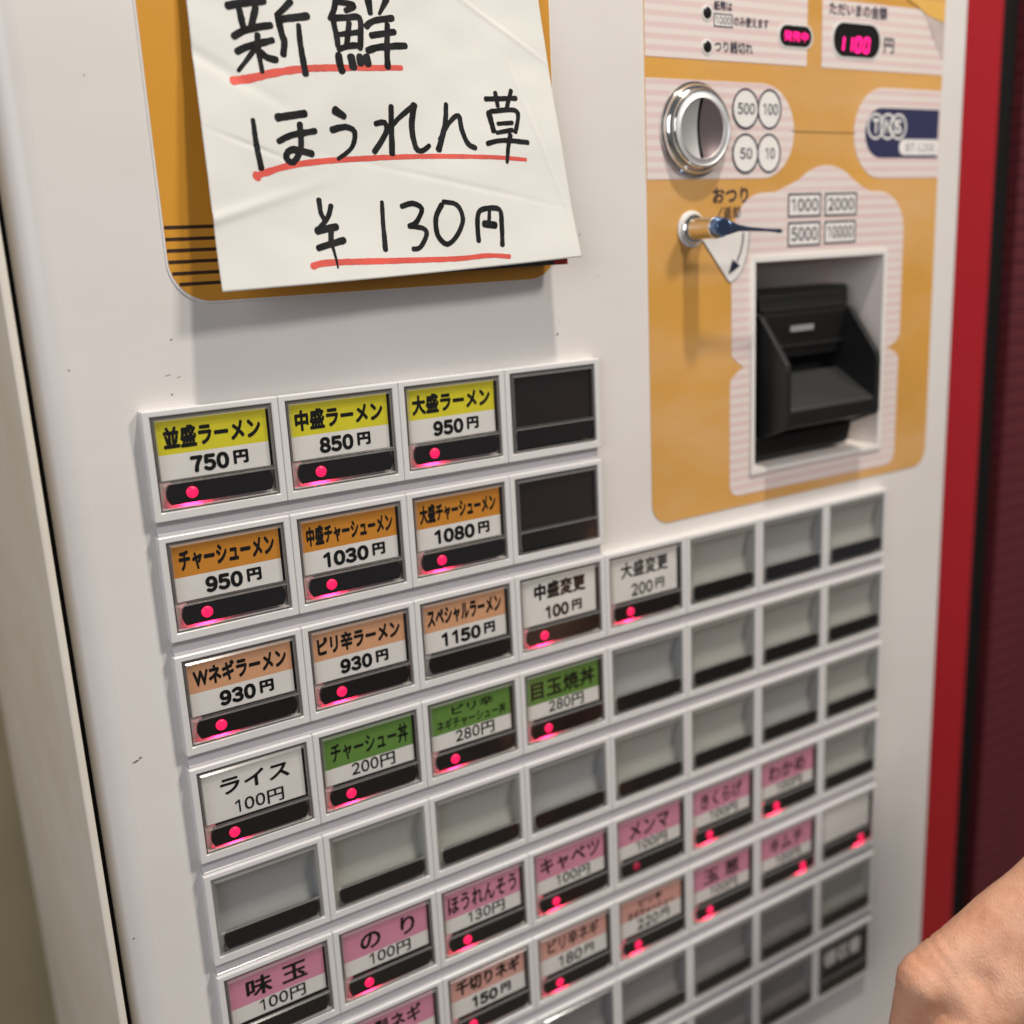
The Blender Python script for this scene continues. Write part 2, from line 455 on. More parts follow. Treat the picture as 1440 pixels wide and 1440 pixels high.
def bezel_mesh():
    X0, X1, ZT, ZB = -2.15, PITX-2.25, 1.9, -30.3
    yb = PD-0.02
    v, f = [], []
    outer = [(X0, ZB), (X1, ZB), (X1, ZT), (X0, ZT)]
    inner = [(0, -WH), (WW, -WH), (WW, 0), (0, 0)]
    for (x, z) in outer: v.append((x, yb, z))
    for i, (x, z) in enumerate(outer):
        v.append((x, -0.25, z))
    for (x, z) in inner: v.append((x, -0.25, z))
    for (x, z) in inner: v.append((x, yb-0.5, z))
    for i in range(4):
        j = (i+1) % 4
        f += [(i, j, 4+j, 4+i), (4+i, 4+j, 8+j, 8+i), (8+i, 8+j, 12+j, 12+i)]
    f += []
    me = loc_mesh(v, f)
    bm = bmesh.new(); bm.from_mesh(me)
    ed = [e for e in bm.edges if abs(e.verts[0].co.y+0.25*U) < 1e-7 and abs(e.verts[1].co.y+0.25*U) < 1e-7 and len(e.link_faces) == 2
          and e.calc_face_angle(0) > 0.5]
    ed += [e for e in bm.edges if abs(e.verts[0].co.x-e.verts[1].co.x) < 1e-7 and abs(e.verts[0].co.z-e.verts[1].co.z) < 1e-7
           and abs(e.verts[0].co.y-e.verts[1].co.y) > 3*U and min(e.verts[0].co.y, e.verts[1].co.y) < 0
           and max(e.verts[0].co.y, e.verts[1].co.y) > 3.9*U]
    bmesh.ops.bevel(bm, geom=list(set(ed)), offset=0.38*U, segments=3, affect='EDGES', profile=0.5)
    bm.to_mesh(me); bm.free()
    me.materials.append(bezelw)
    return me

def prism_local(pts, y0, y1, m, extra=None):
    n = len(pts)
    v = [(x, y0, z) for x, z in pts]+[(x, y1, z) for x, z in pts]
    f = [tuple(range(n)), tuple(range(2*n-1, n-1, -1))]+[(i, (i+1) % n, n+(i+1) % n, n+i) for i in range(n)]
    me = loc_mesh(v, f); me.materials.append(m)
    return me

def tray_mesh(m, yt=PD-0.75, yl=PD-0.75):        # open box lining the window: back plus four walls
    v, f = [], []
    a = ring_data(0.02, WW-0.02, -WH+0.02, -0.02, 0)
    b = ring_data(0.02, WW-0.02, -WH+0.02, -0.02, 0.45)
    for (x, z) in a: v.append((x, 0.35, z))
    for (x, z) in b: v.append((x, 0.35, z))
    for (x, z) in b: v.append((x, yt if z > -5 else yl, z))
    for i in range(4):
        j = (i+1) % 4
        f += [(i, j, 4+j, 4+i), (4+i, 4+j, 8+j, 8+i)]
    f.append((8, 9, 10, 11))
    me = loc_mesh(v, f); me.materials.append(m); return me

def scoop_mesh(m, amp):  # back curved so a dark-to-light shading is put into its shape
    v, f = [], []
    n_ = 14; e = 0.5
    for k in range(n_+1):
        t = k/n_; z = -0.3-(WH-0.6)*t
        y = 0.6+amp*math.sin(math.pi*(0.04+0.90*t))**0.8
        v += [(e, y, z), (WW-e, y, z)]
    for k in range(n_): f.append((2*k, 2*k+1, 2*k+3, 2*k+2))
    nb = len(f)
    b = len(v)
    for x in (e, WW-e):
        b = len(v); v += [(x, 0.3, -0.3), (x, 0.3, -WH+0.3), (x, PD+amp, -WH+0.3), (x, PD+amp, -0.3)]
        f.append((b, b+1, b+2, b+3))
    b = len(v)
    v += [(0.02, 0.35, -0.02), (WW-0.02, 0.35, -0.02), (WW-0.02, 0.35, -WH+0.02), (0.02, 0.35, -WH+0.02), (e, 0.35, -0.5), (WW-e, 0.35, -0.5), (WW-e, 0.35, -WH+0.5), (e, 0.35, -WH+0.5)]
    for i in range(4): f.append((b+i, b+(i+1) % 4, b+4+(i+1) % 4, b+4+i))
    me = bpy.data.meshes.new('m'); me.from_pydata([(a*U, b_*U, c*U) for a, b_, c in v], [], f)
    me.materials.append(m)
    for i, p in enumerate(me.polygons): p.use_smooth = i < nb
    return me

def cover_mesh():
    """clear cap: flat rim, then two raised panes (label pane, lamp pane) with slanted edges"""
    v, f, mi = [], [], []
    yr = 0.05
    def pane(x0, x1, z0, z1, yt, ins):
        b = len(v)
        for (x, z) in ring_data(x0, x1, z0, z1, 0): v.append((x, yr, z))
        for (x, z) in ring_data(x0, x1, z0, z1, ins): v.append((x, yt, z))
        for i in range(4):
            j = (i+1) % 4; f.append((b+i, b+j, b+4+j, b+4+i)); mi.append(1)
        f.append((b+4, b+5, b+6, b+7)); mi.append(0)
    pane(0.75, WW-0.75, -18.95, -0.8, -0.55, 0.55)
    pane(0.75, WW-0.75, -WH+0.5, -19.1, -0.75, 0.5)
    o = [(0.35, -WH+0.3), (WW-0.35, -WH+0.3), (WW-0.35, -0.35), (0.35, -0.35)]
    i_ = [(0.75, -WH+0.5), (WW-0.75, -WH+0.5), (WW-0.75, -0.8), (0.75, -0.8)]
    b = len(v)
    for (x, z) in o: v.append((x, yr, z))
    for (x, z) in i_: v.append((x, yr, z))
    for i in range(4):
        j = (i+1) % 4; f.append((b+i, b+j, b+4+j, b+4+i)); mi.append(1)
    me = bpy.data.meshes.new('m'); me.from_pydata([(a*U, c*U, d*U) for a, c, d in v], [], f)
    me.materials.append(coverm); me.materials.append(edgem)
    for p, k in zip(me.polygons, mi): p.material_index = k
    bm = bmesh.new(); bm.from_mesh(me); bmesh.ops.recalc_face_normals(bm, faces=bm.faces); bm.to_mesh(me); bm.free()
    return me

def bar_pts(x0=1.9, x1=34.0, z0=-25.75, z1=-19.75):
    pts = []
    zc, h = (z0+z1)/2, (z1-z0)/2
    for i in range(9):
        t = -1+2*i/8; pts.append((x1-1.1*t*t, zc+h*t))
    for i in range(9):
        t = 1-2*i/8; pts.append((x0+1.1*t*t, zc+h*t))
    return pts

BEZ = bezel_mesh()
TRAYS = {'smoky': tray_mesh(traym), 'grey': [scoop_mesh(g, 4.2) for g in greys]}
COVER = cover_mesh()
BAR = prism_local(bar_pts(), -0.2, 0.9, blackbar)
CX0, CX1, CZ0, CZ1, CY = 1.35, 34.1, -18.7, -1.15, 1.35
CARD = {}
def card_mesh(color, band):
    key = (color, band)
    if key not in CARD:
        zb = CZ1-(CZ1-CZ0)*band
        v = [(CX0, CY, CZ1), (CX1, CY, CZ1), (CX1, CY, zb), (CX0, CY, zb), (CX1, CY, CZ0), (CX0, CY, CZ0),
             (CX0, CY+.25, CZ1), (CX1, CY+.25, CZ1), (CX1, CY+.25, CZ0), (CX0, CY+.25, CZ0)]
        f = [(0, 1, 2, 3), (3, 2, 4, 5), (7, 6, 9, 8), (0, 6, 7, 1), (5, 4, 8, 9)]
        me = loc_mesh(v, f); me.materials.append(cols[color]); me.materials.append(paperw if color != 'black' else darkcard)
        for p in me.polygons:
            p.material_index = 1 if p.center.z < zb*U and abs(p.center.y-CY*U) < 1e-6 else 0
        CARD[key] = me
    return CARD[key]
def disc_mesh(m, r=1.75):
    v, f = [], []
    n = 24
    for (rr_, y) in ((r, -0.2), (r, -0.45), (r*0.8, -0.75), (r*0.4, -0.9)):
        for i in range(n):
            a = 2*math.pi*i/n; v.append((rr_*math.cos(a), y, rr_*math.sin(a)))
    for k in range(3):
        for i in range(n):
            j = (i+1) % n; f.append((k*n+i, k*n+j, (k+1)*n+j, (k+1)*n+i))
    f.append(tuple(3*n+i for i in range(n)))
    me = loc_mesh(v, f); me.materials.append(m)
    for p in me.polygons: p.use_smooth = True
    return me
LED, LEDD = disc_mesh(led), disc_mesh(leddim)
vb, fb = box_data(-2.6, 2.6, 0.95, 1.3, -0.5, 0.6)
LEDB = loc_mesh(vb, fb); LEDB.materials.append(ledbody)

vg, fg = box_data(0.5, WW-0.5, 2.3, 3.2, -27.1, -19.1)
GUIDE = loc_mesh(vg, fg); GUIDE.materials.append(traylit)
vg, fg = box_data(4.2, WW-0.5, 0.95, 2.29, -19.75, -19.3)
GLOW_BLOCK = loc_mesh(vg, fg); GLOW_BLOCK.materials.append(blackbar)  # dark blocker added to keep the lamp glow from spilling above the bar
vg, fg = box_data(0.5, WW-0.5, 0.3, 2.29, -27.12, -26.75)
GUIDE2 = loc_mesh(vg, fg); GUIDE2.materials.append(traylit)
def sub(name, me, parent, loc=(0, 0, 0)):
    o = bpy.data.objects.new(name, me); COL.objects.link(o); o.parent = parent; o.location = loc; return o

# (column, row): (colour, band share, title lines, title x range, price, style, lamp)
H, N_ = 'heavy', 'light'
LAB = {
 (0,0): ('yellow', [('並盛ラーメン', .06, .94)], '750', H, 1),
 (1,0): ('yellow', [('中盛ラーメン', .05, .95)], '850', H, 1),
 (2,0): ('yellow', [('大盛ラーメン', .05, .95)], '950', H, 1),
 (0,1): ('orange', [('チャーシューメン', .06, .95)], '950', H, 1),
 (1,1): ('orange', [('中盛チャーシューメン', .05, .96)], '1030', H, 1),
 (2,1): ('orange', [('大盛チャーシューメン', .05, .95)], '1080', H, 1),
 (0,2): ('salmon', [('Wネギラーメン', .05, .95)], '930', H, 1),
 (1,2): ('salmon', [('ピリ辛ラーメン', .05, .95)], '930', H, 1),
 (2,2): ('salmon', [('スペシャルラーメン', .05, .95)], '1150', H, 0),
 (3,2): ('white', [('中盛変更', .16, .86)], '100', H, 1),
 (4,2): ('white', [('大盛変更', .15, .86)], '200', 'mid', 1),
 (0,3): ('white', [('ライス', .17, .86)], '100', N_, 1),
 (1,3): ('green', [('チャーシュー丼', .08, .95)], '200', N_, 1),
 (2,3): ('green', [('ピリ辛', .26, .78), ('ネギチャーシュー丼', .07, .94)], '280', N_, 1),
 (3,3): ('green', [('目玉焼丼', .06, .95)], '280', N_, 1),
 (0,5): ('pink', [('味 玉', .17, .82)], '100', N_, 0),
 (1,5): ('pink', [('の  り', .20, .85)], '100', N_, 1),
 (2,5): ('pink', [('ほうれんそう', .05, .95)], '130', N_, 1),
 (3,5): ('pink', [('キャベツ', .07, .94)], '100', N_, 1),
 (4,5): ('pink', [('メンマ', .18, .82)], '100', N_, 2),
 (5,5): ('pink', [('きくらげ', .14, .86)], '100', N_, 1),
 (6,5): ('pink', [('わかめ', .14, .84)], '100', N_, 1),
 (1,6): ('pink', [('白髪ネギ', .08, .84)], '150', N_, 1),
 (2,6): ('rose', [('千切りネギ', .07, .94)], '150', H, 1),
 (3,6): ('rose', [('ピリ辛ネギ', .12, .88)], '180', 'mid', 1),
 (4,6): ('rose', [('ピリ辛', .30, .68), ('ネギチャーシュー', .12, .88)], '220', 'mid', 1),
 (5,6): ('pink', [('玉 葱', .18, .82)], '100', N_, 1),
 (6,6): ('pink', [('キムチ', .18, .82)], '100', N_, 3),
 (7,6): ('white', [], None, N_, 3),
}
TITLES = {'yellow': 'yellow', 'orange': 'orange', 'salmon': 'salmon', 'white': 'white', 'green': 'green', 'pink': 'pink', 'rose': 'rosy'}

def place_text(parent, items, m):
    """items in card fractions (fx0, fx1, fz_top, fz_bottom)"""
    ms = []
    w, h = CX1-CX0, CZ1-CZ0
    for (s, a, b, t, bo, wt) in items:
        ms.append(text_mesh(s, CX0+a*w, CX0+b*w, CZ1-bo*h, CZ1-t*h, CY-0.06, wt))
    me = join(ms)
    for v in me.vertices: v.co -= Vector((0, 0, Z0))
    me.materials.append(m)
    return sub('lettering', me, parent)

for r in range(9):
    for c in range(8):
        if r < 2 and c > 3: continue
        b = bpy.data.objects.new('button', BEZ); COL.objects.link(b); b.parent = machine
        b.location = P(c*PITX, 0, -r*PITZ)-machine.location
        lab = LAB.get((c, r))
        dark = (c == 3 and r < 2); rec = (c == 7 and r == 8)
        if lab:
            col, titles, price, style, lamp = lab
            sub('tray', TRAYS['smoky'], b)
            band = {H: .58, 'mid': .58, N_: .67}[style] if col != 'white' else .5
            sub('label_card', card_mesh(col, band), b)
            wt = {H: 0.048, 'mid': 0.026, N_: 0.022}[style]
            items = []
            if len(titles) == 1:
                s, a, e = titles[0]
                if style != N_: items.append((s, a, e, .12, .49, wt))
                elif s == 'ライス': items.append((s, a, e, .20, .52, 0.030))
                else: items.append((s, a, e, .16, .57, 0.026))
            elif len(titles) == 2:
                items.append((titles[0][0], titles[0][1], titles[0][2], .13, .33, wt))
                items.append((titles[1][0], titles[1][1], titles[1][2], .37, .61, wt))
            if price:
                if style == N_:
                    items.append((price, .29, .59, .68, .93, 0.024)); items.append(('円', .61, .78, .685, .955, 0.018))
                else:
                    x0 = .27 if len(price) == 3 else .20
                    if col == 'white': x0 = .30
                    items.append((price, x0, .62 if len(price) == 3 else .68, .645, .935, wt*1.3 if style == H else 0.030))
                    items.append(('円', .66 if len(price) == 3 else .72, .80 if len(price) == 3 else .86, .655, .89, wt*1.15))
            if items: place_text(b, items, ink)
            b['label'] = ('%s label card, %s yen' % (TITLES[col], price)) if price else 'blank white label card'
        elif dark:
            sub('tray', TRAYS['smoky'], b); sub('label_card', card_mesh('black', .5), b); lamp = 0
        elif rec:
            sub('tray', TRAYS['smoky'], b); sub('label_card', card_mesh('black', .5), b); lamp = 0
            place_text(b, [('領収書', .10, .92, .25, .78, 0.03)], paperw)
        else:
            sub('tray', TRAYS['grey'][2 if r > 6 and c < 7 else random.choice((0, 0, 1))], b); lamp = 0
        if lab: sub('light_guide', GUIDE, b); sub('guide_edge', GUIDE2, b); sub('glow_blocker', GLOW_BLOCK, b)
        sub('cover', COVER, b)
        sub('lamp_bar', BAR, b)
        if lamp:
            lx = 9.3 if lamp != 3 else 27.0
            sub('lamp', LED if lamp != 2 else LEDD, b, (lx*U, 0, -22.75*U))
            if lamp != 2: sub('lamp_glow_body', LEDB, b, (lx*U, 0.0, -25.15*U))

# rails between the rows (recessed ledges with a glossy front edge)
def rail(r, c0, c1):
    zt, zb = -r*PITZ-30.3+0.02, -(r+1)*PITZ+1.9-0.02
    x0, x1 = c0*PITX-1.6, (c1+1)*PITX-2.7
    pr = [(3.9, zt), (1.5, zt), (1.9, zt-1.6), (1.6, zb+1.2), (0.9, zb+0.7), (0.9, zb), (3.9, zb)]
    n = len(pr)
    v = [(x0, y, z) for y, z in pr]+[(x1, y, z) for y, z in pr]
    f = [tuple(range(n)), tuple(range(2*n-1, n-1, -1))]+[(i, (i+1) % n, n+(i+1) % n, n+i) for i in range(n)]
    link('row_rail', mesh(lay(v), f), machine, [railw])
for r in range(8):
    if r < 1: rail(r, 0, 3)
    elif r == 1: rail(r, 0, 3)
    else: rail(r, 0, 7)

# ================================================================== payment panel
SX0, SX1, SZ0, SZ1 = 184.3, 347.8, -65.6, 140.0
hole = [(HX0-0.5, HZ0-0.5), (HX0-0.5, HZ1+0.5), (HX1+0.5, HZ1+0.5), (HX1+0.5, HZ0-0.5)]
sticker = sheet('payment_sticker', [rrect(SX0, SX1, SZ0, SZ1, 8.5, 10, (1, 1, 0, 0)), hole], PD-0.30, orange, machine, 0.29)
Y1 = PD-0.42       # printed shapes on the sticker
def print_sheet(name, loops, m, y=Y1, parent=sticker): return sheet(name, loops, y, m, parent, 0.10)
# striped patches
print_sheet('striped_patch', [rrect(SX0+.05, 264.9, 104.3, 139.9, 0.6, 3, (0, 0, 0, 0))], stripes)
print_sheet('striped_patch', [rrect(273.2, SX1-.05, 104.3, 129.3, 0.6, 3, (0, 0, 0, 0))], stripes)
coinp = [(SX0+.05, 97.3)]+[(241.5+17*math.sin(math.radians(a)), 80.1+17.2*math.cos(math.radians(a))) for a in range(0, 181, 9)]+[(SX0+.05, 62.9)]
print_sheet('striped_patch', [coinp], stripes)
logop = [(SX1-.05, 62.4), ]+[(310-17*math.sin(math.radians(a)), 80.2-17.8*math.cos(math.radians(a))) for a in range(0, 181, 9)]+[(SX1-.05, 98.0)]
print_sheet('striped_patch', [logop], stripes)
# bill patch outline: crown top, notch either side
def arcp(cx, cz, r, a0, a1, n=8):
    return [(cx+r*math.cos(math.radians(a0+(a1-a0)*i/n)), cz+r*math.sin(math.radians(a0+(a1-a0)*i/n))) for i in range(n+1)]
bp = []
bp += arcp(229.6, -56.0, 5.0, 270, 180, 6)
bp += [(224.7, -16.0), (225.4, -13.0), (228.2, -11.0), (232.0, -8.8), (228.2, -6.4), (225.6, -4.0)]
bp += [(225.4, 26.0), (225.6, 38.0)]+arcp(242.5, 41.0, 16.6, 175, 92, 8)
bp += [(248.5, 57.8), (254.0, 59.6)]+arcp(277.5, 42.5, 25.2, 128, 52, 12)+[(298.8, 59.2), (304.0, 57.4)]
bp += arcp(309.6, 40.6, 16.6, 85, 5, 8)
bp += [(326.3, -3.5), (324.0, -6.5), (318.2, -8.8), (324.0, -11.3), (326.0, -14.0)]
bp += arcp(319.6, -55.8, 6.0, 0, -90, 6)
print_sheet('striped_patch', [bp, hole], stripes)
# fine seam in the orange print
print_sheet('print_seam', [[(257, 80.55), (294, 80.35), (294, 80.0), (257, 80.2)]], mat('seam_brown', (0.22, 0.12, 0.04), 0.5))
# peeled corner at the top right
print_sheet('peeled_corner', [[(329, 131), (335, 127), (340, 119), (346.5, 111), (347.6, 111), (347.6, 131)]], tapem, y=Y1-0.12)
sheet('orange_scrap', [[(322, 133), (329, 130.5), (336, 127.2), (347, 125), (347.6, 133)]], Y1-0.26, mat('scrap_yellow', (0.72, 0.42, 0.10), 0.4), sticker, 0.12)

Y2 = Y1-0.08
def ptext(items, m=navy, name='lettering', y=Y2, parent=sticker):
    return text(name, [(s, a, b, c, d, y, w) for (s, a, b, c, d, w) in items], m, parent)
def frame_rect(x0, x1, z0, z1, t, m=navy, name='printed_box', fill=True):
    f = sheet(name, [[(x0, z0), (x1, z0), (x1, z1), (x0, z1)], [(x0+t, z0+t), (x1-t, z0+t), (x1-t, z1-t), (x0+t, z1-t)]], Y2, m, sticker, 0.05)
    if fill: sheet(name, [[(x0+t, z0+t), (x1-t, z0+t), (x1-t, z1-t), (x0+t, z1-t)]], Y2+0.02, paperw, sticker, 0.04)
# top left: notices
ptext([('紙幣は', 216.6, 225.6, 121.2, 124.6, 0.02)])
frame_rect(216.6, 225.8, 115.7, 120.3, 0.45)
ptext([('1000', 217.5, 224.9, 116.7, 119.4, 0.012)], y=Y2-.05)
ptext([('のみ使えます', 226.4, 244.1, 116.4, 119.9, 0.02)])
ptext([('つり銭切れ', 216.9, 236.1, 107.1, 111.2, 0.02)])
for z in (120.1, 108.7):
    lathe('lamp_ring', [(2.7, 0), (2.7, .2), (2.0, .25)], 213.3, z, Y1, washerw, machine, 28)
    lathe('notice_lamp', [(2.05, 0), (2.05, .3), (1.6, .5)], 213.3, z, Y1, blackbar, machine, 28, cap=True)
# "on sale" pill
def pill(x0, x1, z0, z1, r): return rrect(x0, x1, z0, z1, r, 8)
sheet('pill_surround', [pill(249.1, 267.9, 110.4, 119.1, 4.2)], PD-0.62, washerw, machine, 0.2)
onsale = sheet('sale_display', [pill(249.9, 267.1, 111.1, 118.5, 3.6)], PD-0.75, blackbar, machine, 0.2)
text('lettering', [('発売中', 252.0, 265.0, 112.9, 116.5, PD-0.84, 0.012)], digitm, onsale)
# amount display
ptext([('ただいまの金額', 276.9, 310.8, 123.7, 128.6, 0.022)])
sheet('pill_surround', [rrect(278.6, 307.5, 108.1, 122.0, 6.4, 8)], PD-0.62, washerw, machine, 0.2)
amount = sheet('amount_display', [rrect(279.5, 306.7, 108.9, 121.3, 5.8, 8)], PD-0.75, blackbar, machine, 0.2)
def digit(ch, x, z, w, h):
    t = 1.05; segs = {'1': 'bc', '0': 'abcdef'}[ch]
    out = []
    sh = 0.12
    def q(ax, az, bx, bz):
        out.append([(x+ax+sh*(az), z+az), (x+bx+sh*(az), z+az), (x+bx+sh*(bz), z+bz), (x+ax+sh*(bz), z+bz)])
    g = 0.14
    if 'a' in segs: q(t*0.6, h-t, w-t*0.6, h)
    if 'd' in segs: q(t*0.6, 0, w-t*0.6, t)
    if 'b' in segs: q(w-t, h/2+g, w, h-t*.55)
    if 'c' in segs: q(w-t, t*.55, w, h/2-g)
    if 'f' in segs: q(0, h/2+g, t, h-t*.55)
    if 'e' in segs: q(0, t*.55, t, h/2-g)
    return out
for i, ch in enumerate('1100'):
    o = link('digit', join([sheet_mesh([l], PD-0.80, 0.05) for l in digit(ch, 281.7+i*4.9, 110.5, 3.7, 6.1)]), amount, [digitm])
ptext([('円', 309.5, 315.6, 111.2, 117.1, 0.02)])
# coin values
def ringshape(name, cx, cz, rx, rz, t):
    e = lambda k, n=44: [(cx+(rx-k)*math.cos(2*math.pi*i/n), cz+(rz-k)*math.sin(2*math.pi*i/n)) for i in range(n)]
    return e(0), e(t)
for (cx, cz, s, w) in ((245.0, 88.1, '100', 7.8), (244.9, 72.1, '10', 5.0), (232.4, 88.0, '500', 8.8), (232.4, 72.0, '50', 6.2)):
    front = cx < 240
    y = Y2-0.14 if front else Y2
    a, b_ = ringshape('c', cx, cz, 6.9 if front else 6.4, 7.3, 0.8)
    sheet('coin_disc', [a], y+0.03, paperw, sticker, 0.04)
    sheet('coin_ring', [a, b_], y-0.02, navy, sticker, 0.04)
    text('lettering', [(s, cx-w/2+(0.3 if front else .6), cx+w/2+(0.3 if front else .6), cz-2.0, cz+2.1, y-0.06, 0.018)], navy, sticker)
# change return wording
ptext([('おつり', 215.9, 234.0, 54.2, 59.9, 0.018)])
ptext([('返却', 221.3, 229.9, 48.3, 52.9, 0.01)])
print_sheet('slash', [[(217.2, 47.6), (217.7, 47.6), (220.9, 52.6), (220.4, 52.6)]], navy, y=Y2)
# note values
for (x0, x1, z0, z1, s) in ((255.6, 274.5, 47.9, 57.1, '1000'), (276.6, 295.8, 47.8, 57.0, '2000'), (255.7, 274.4, 36.5, 46.1, '5000'), (276.6, 295.5, 36.8, 46.0, '10000')):
    frame_rect(x0, x1, z0, z1, 0.8)
    ptext([(s, x0+2.0, x1-1.8, z0+2.2, z1-2.0, 0.020)], y=Y2-.05)
# maker's badge
badge = sheet('badge', [[(SX1-1.2, 70.6)]+arcp(309.5, 80.4, 9.8, 270, 90, 14)+[(SX1-1.2, 90.3)]], Y2, navyblock, sticker, 0.06)
sheet('badge_strip', [[(SX1-1.2, 71.8)]+arcp(324.3, 74.9, 3.2, 270, 90, 8)+[(SX1-1.2, 78.1)]], Y2-0.06, paperw, sticker, 0.06)
text('lettering', [('BT-L250', 325.6, 344.0, 73.2, 76.5, Y2-.13, 0.0)], mat('grey_ink', (0.22, 0.22, 0.26), 0.5), sticker)
for i, (cx, s) in enumerate(((306.0, 'T'), (313.6, 'N'), (320.2, 'S'))):
    o1, o2 = circle(cx, 83.0, 5.2, 32), circle(cx, 83.0, 4.3, 32)
    sheet('badge_ring', [o1, o2], Y2-0.07-0.02*i, paperw, sticker, 0.05)
    text('badge_letter', [(s, cx-2.0, cx+2.0, 80.2, 86.0, Y2-.14, 0.03)], paperw, sticker)

# --- coin slot
CXc, CZc = 207.1, 80.2
slot = lathe('coin_slot', [(16.6, 0), (16.5, .7), (15.9, 1.1), (15.7, 1.0), (15.6, 1.8), (15.1, 2.8), (14.3, 3.5), (13.8, 3.6), (13.6, 4.2), (13.3, 4.6), (12.9, 4.7)],
             CXc, CZc, Y1, chrome, machine, 80)
lathe('face_ring', [(12.9, 4.7), (12.7, 4.4), (10.9, 4.4), (10.6, 4.6), (10.4, 4.1)], CXc, CZc, Y1, brushed, slot, 80)
# concave face in two halves either side of the slot
def half_dish(sign):
    v, f = [], []
    nr, na = 8, 24
    sl = 0.8
    for k in range(nr+1):
        rr_ = 10.45*k/nr
        for i in range(na+1):
            a = -math.pi/2+math.pi*i/na
            x = sign*rr_*math.cos(a); z = rr_*math.sin(a)
            bow = 0.9*(1-(z/10.4)**2)          # the slot bows to the left
            if sign > 0: x = x+(sl-bow)*(1-abs(x)/10.45)
            else: x = x-(sl+bow)*(1-abs(x)/10.45)
            dep = 4.1-(0.9 if sign < 0 else 1.5)*(1-(rr_/10.45)**2)
            v.append((CXc+x, Y1-dep, CZc+z))
    for k in range(nr):
        for i in range(na):
            q = k*(na+1)+i; f.append((q, q+1, q+na+2, q+na+1))
    return mesh(lay(v), f)
for sgn in (-1, 1):
    o = link('slot_plate', half_dish(sgn), slot, [mat('satin_steel', (0.86, 0.85, 0.82), 0.42, metal=1.0) if sgn < 0 else mat('chrome_pink_reflection', (0.72, 0.56, 0.55), 0.2, metal=1.0, bump=0.05, bscale=90)], smooth=True)  # right plate: pinkish reflection painted into the chrome colour
lathe('slot_well', [(10.3, 0.3), (0.01, 0.3)], CXc, CZc, Y1, blackgap, slot, 24)
bar = [(CXc-1.6+1.0*(t*t), CZc+9.6*t) for t in [i/8-1 for i in range(17)]]
# --- return lever with its printed sweep wedge
wedge = [(209.5, 41.5), (211.6, 39.6), (224.1, 24.6)]+[(224.1+11.0*(1-math.cos(math.radians(a))) if False else 224.1+10.6*math.sin(math.radians(a)), 43.0-18.4*math.cos(math.radians(a))) for a in range(8, 91, 8)]+[(234.6, 44)]
print_sheet('sweep_wedge', [wedge], paperw, y=Y2)
def polyline_band(pts, w):
    L_, R_ = [], []
    for i, p in enumerate(pts):
        a = pts[max(0, i-1)]; b_ = pts[min(len(pts)-1, i+1)]
        d = Vector((b_[0]-a[0], b_[1]-a[1])); d.normalize(); n_ = Vector((-d.y, d.x))*w/2
        L_.append((p[0]+n_.x, p[1]+n_.y)); R_.append((p[0]-n_.x, p[1]-n_.y))
    return L_+R_[::-1]
print_sheet('wedge_outline', [polyline_band(wedge+[], 0.3)], navy, y=Y2-.06)
arrow = [(231.5, 43.0), (231.2, 39.5), (230.0, 35.6), (228.2, 32.2)]
print_sheet('arrow', [polyline_band(arrow, 0.75)], navy, y=Y2-.06)
print_sheet('arrow', [[(223.6, 27.4), (225.9, 33.2), (229.9, 30.6)]], navy, y=Y2-.06)
LX, LZ = 205.0, 45.1
lathe('lever_washer', [(6.6, 0), (6.6, .5), (6.2, .7), (4.0, .7)], LX, LZ, Y1, washerw, machine, 48)
lever = lathe('return_lever', [(5.3, 0.6), (5.3, 2.0), (4.9, 2.5), (4.1, 2.5), (3.8, 3.0), (3.8, 13.0), (4.0, 13.2), (4.0, 13.9), (3.8, 14.2)], LX, LZ, Y1, chrome, machine, 48, cap=True)
lathe('lever_hub', [(3.7, 14.0), (3.6, 16.4), (3.0, 17.4)], LX, LZ, Y1, bluerefl, lever, 40, cap=True)
def blade():
    v, f = [], []
    secs = [(206.5, 3.3, 1.2, 45.1), (210.0, 2.4, 1.0, 44.9), (213.5, 1.3, 0.8, 44.6), (219, 0.8, 0.7, 44.1), (227, 0.6, 0.65, 43.5), (232, 0.65, 0.8, 43.1), (234.0, 0.95, 1.0, 42.9), (235.4, 0.5, 0.6, 42.8)]
    n = 14
    for (x, h, t, z) in secs:
        yc = Y1-15.6-0.02*(x-206)
        for i in range(n):
            a = 2*math.pi*i/n; v.append((x, yc+t*math.cos(a), z+h*math.sin(a)))
    for k in range(len(secs)-1):
        for i in range(n):
            j = (i+1) % n; f.append((k*n+i, k*n+j, (k+1)*n+j, (k+1)*n+i))
    f += [tuple(range(n)), tuple((len(secs)-1)*n+i for i in range(n))]
    return mesh(lay(v), f)
link('lever_handle', blade(), lever, [bluerefl], smooth=True)

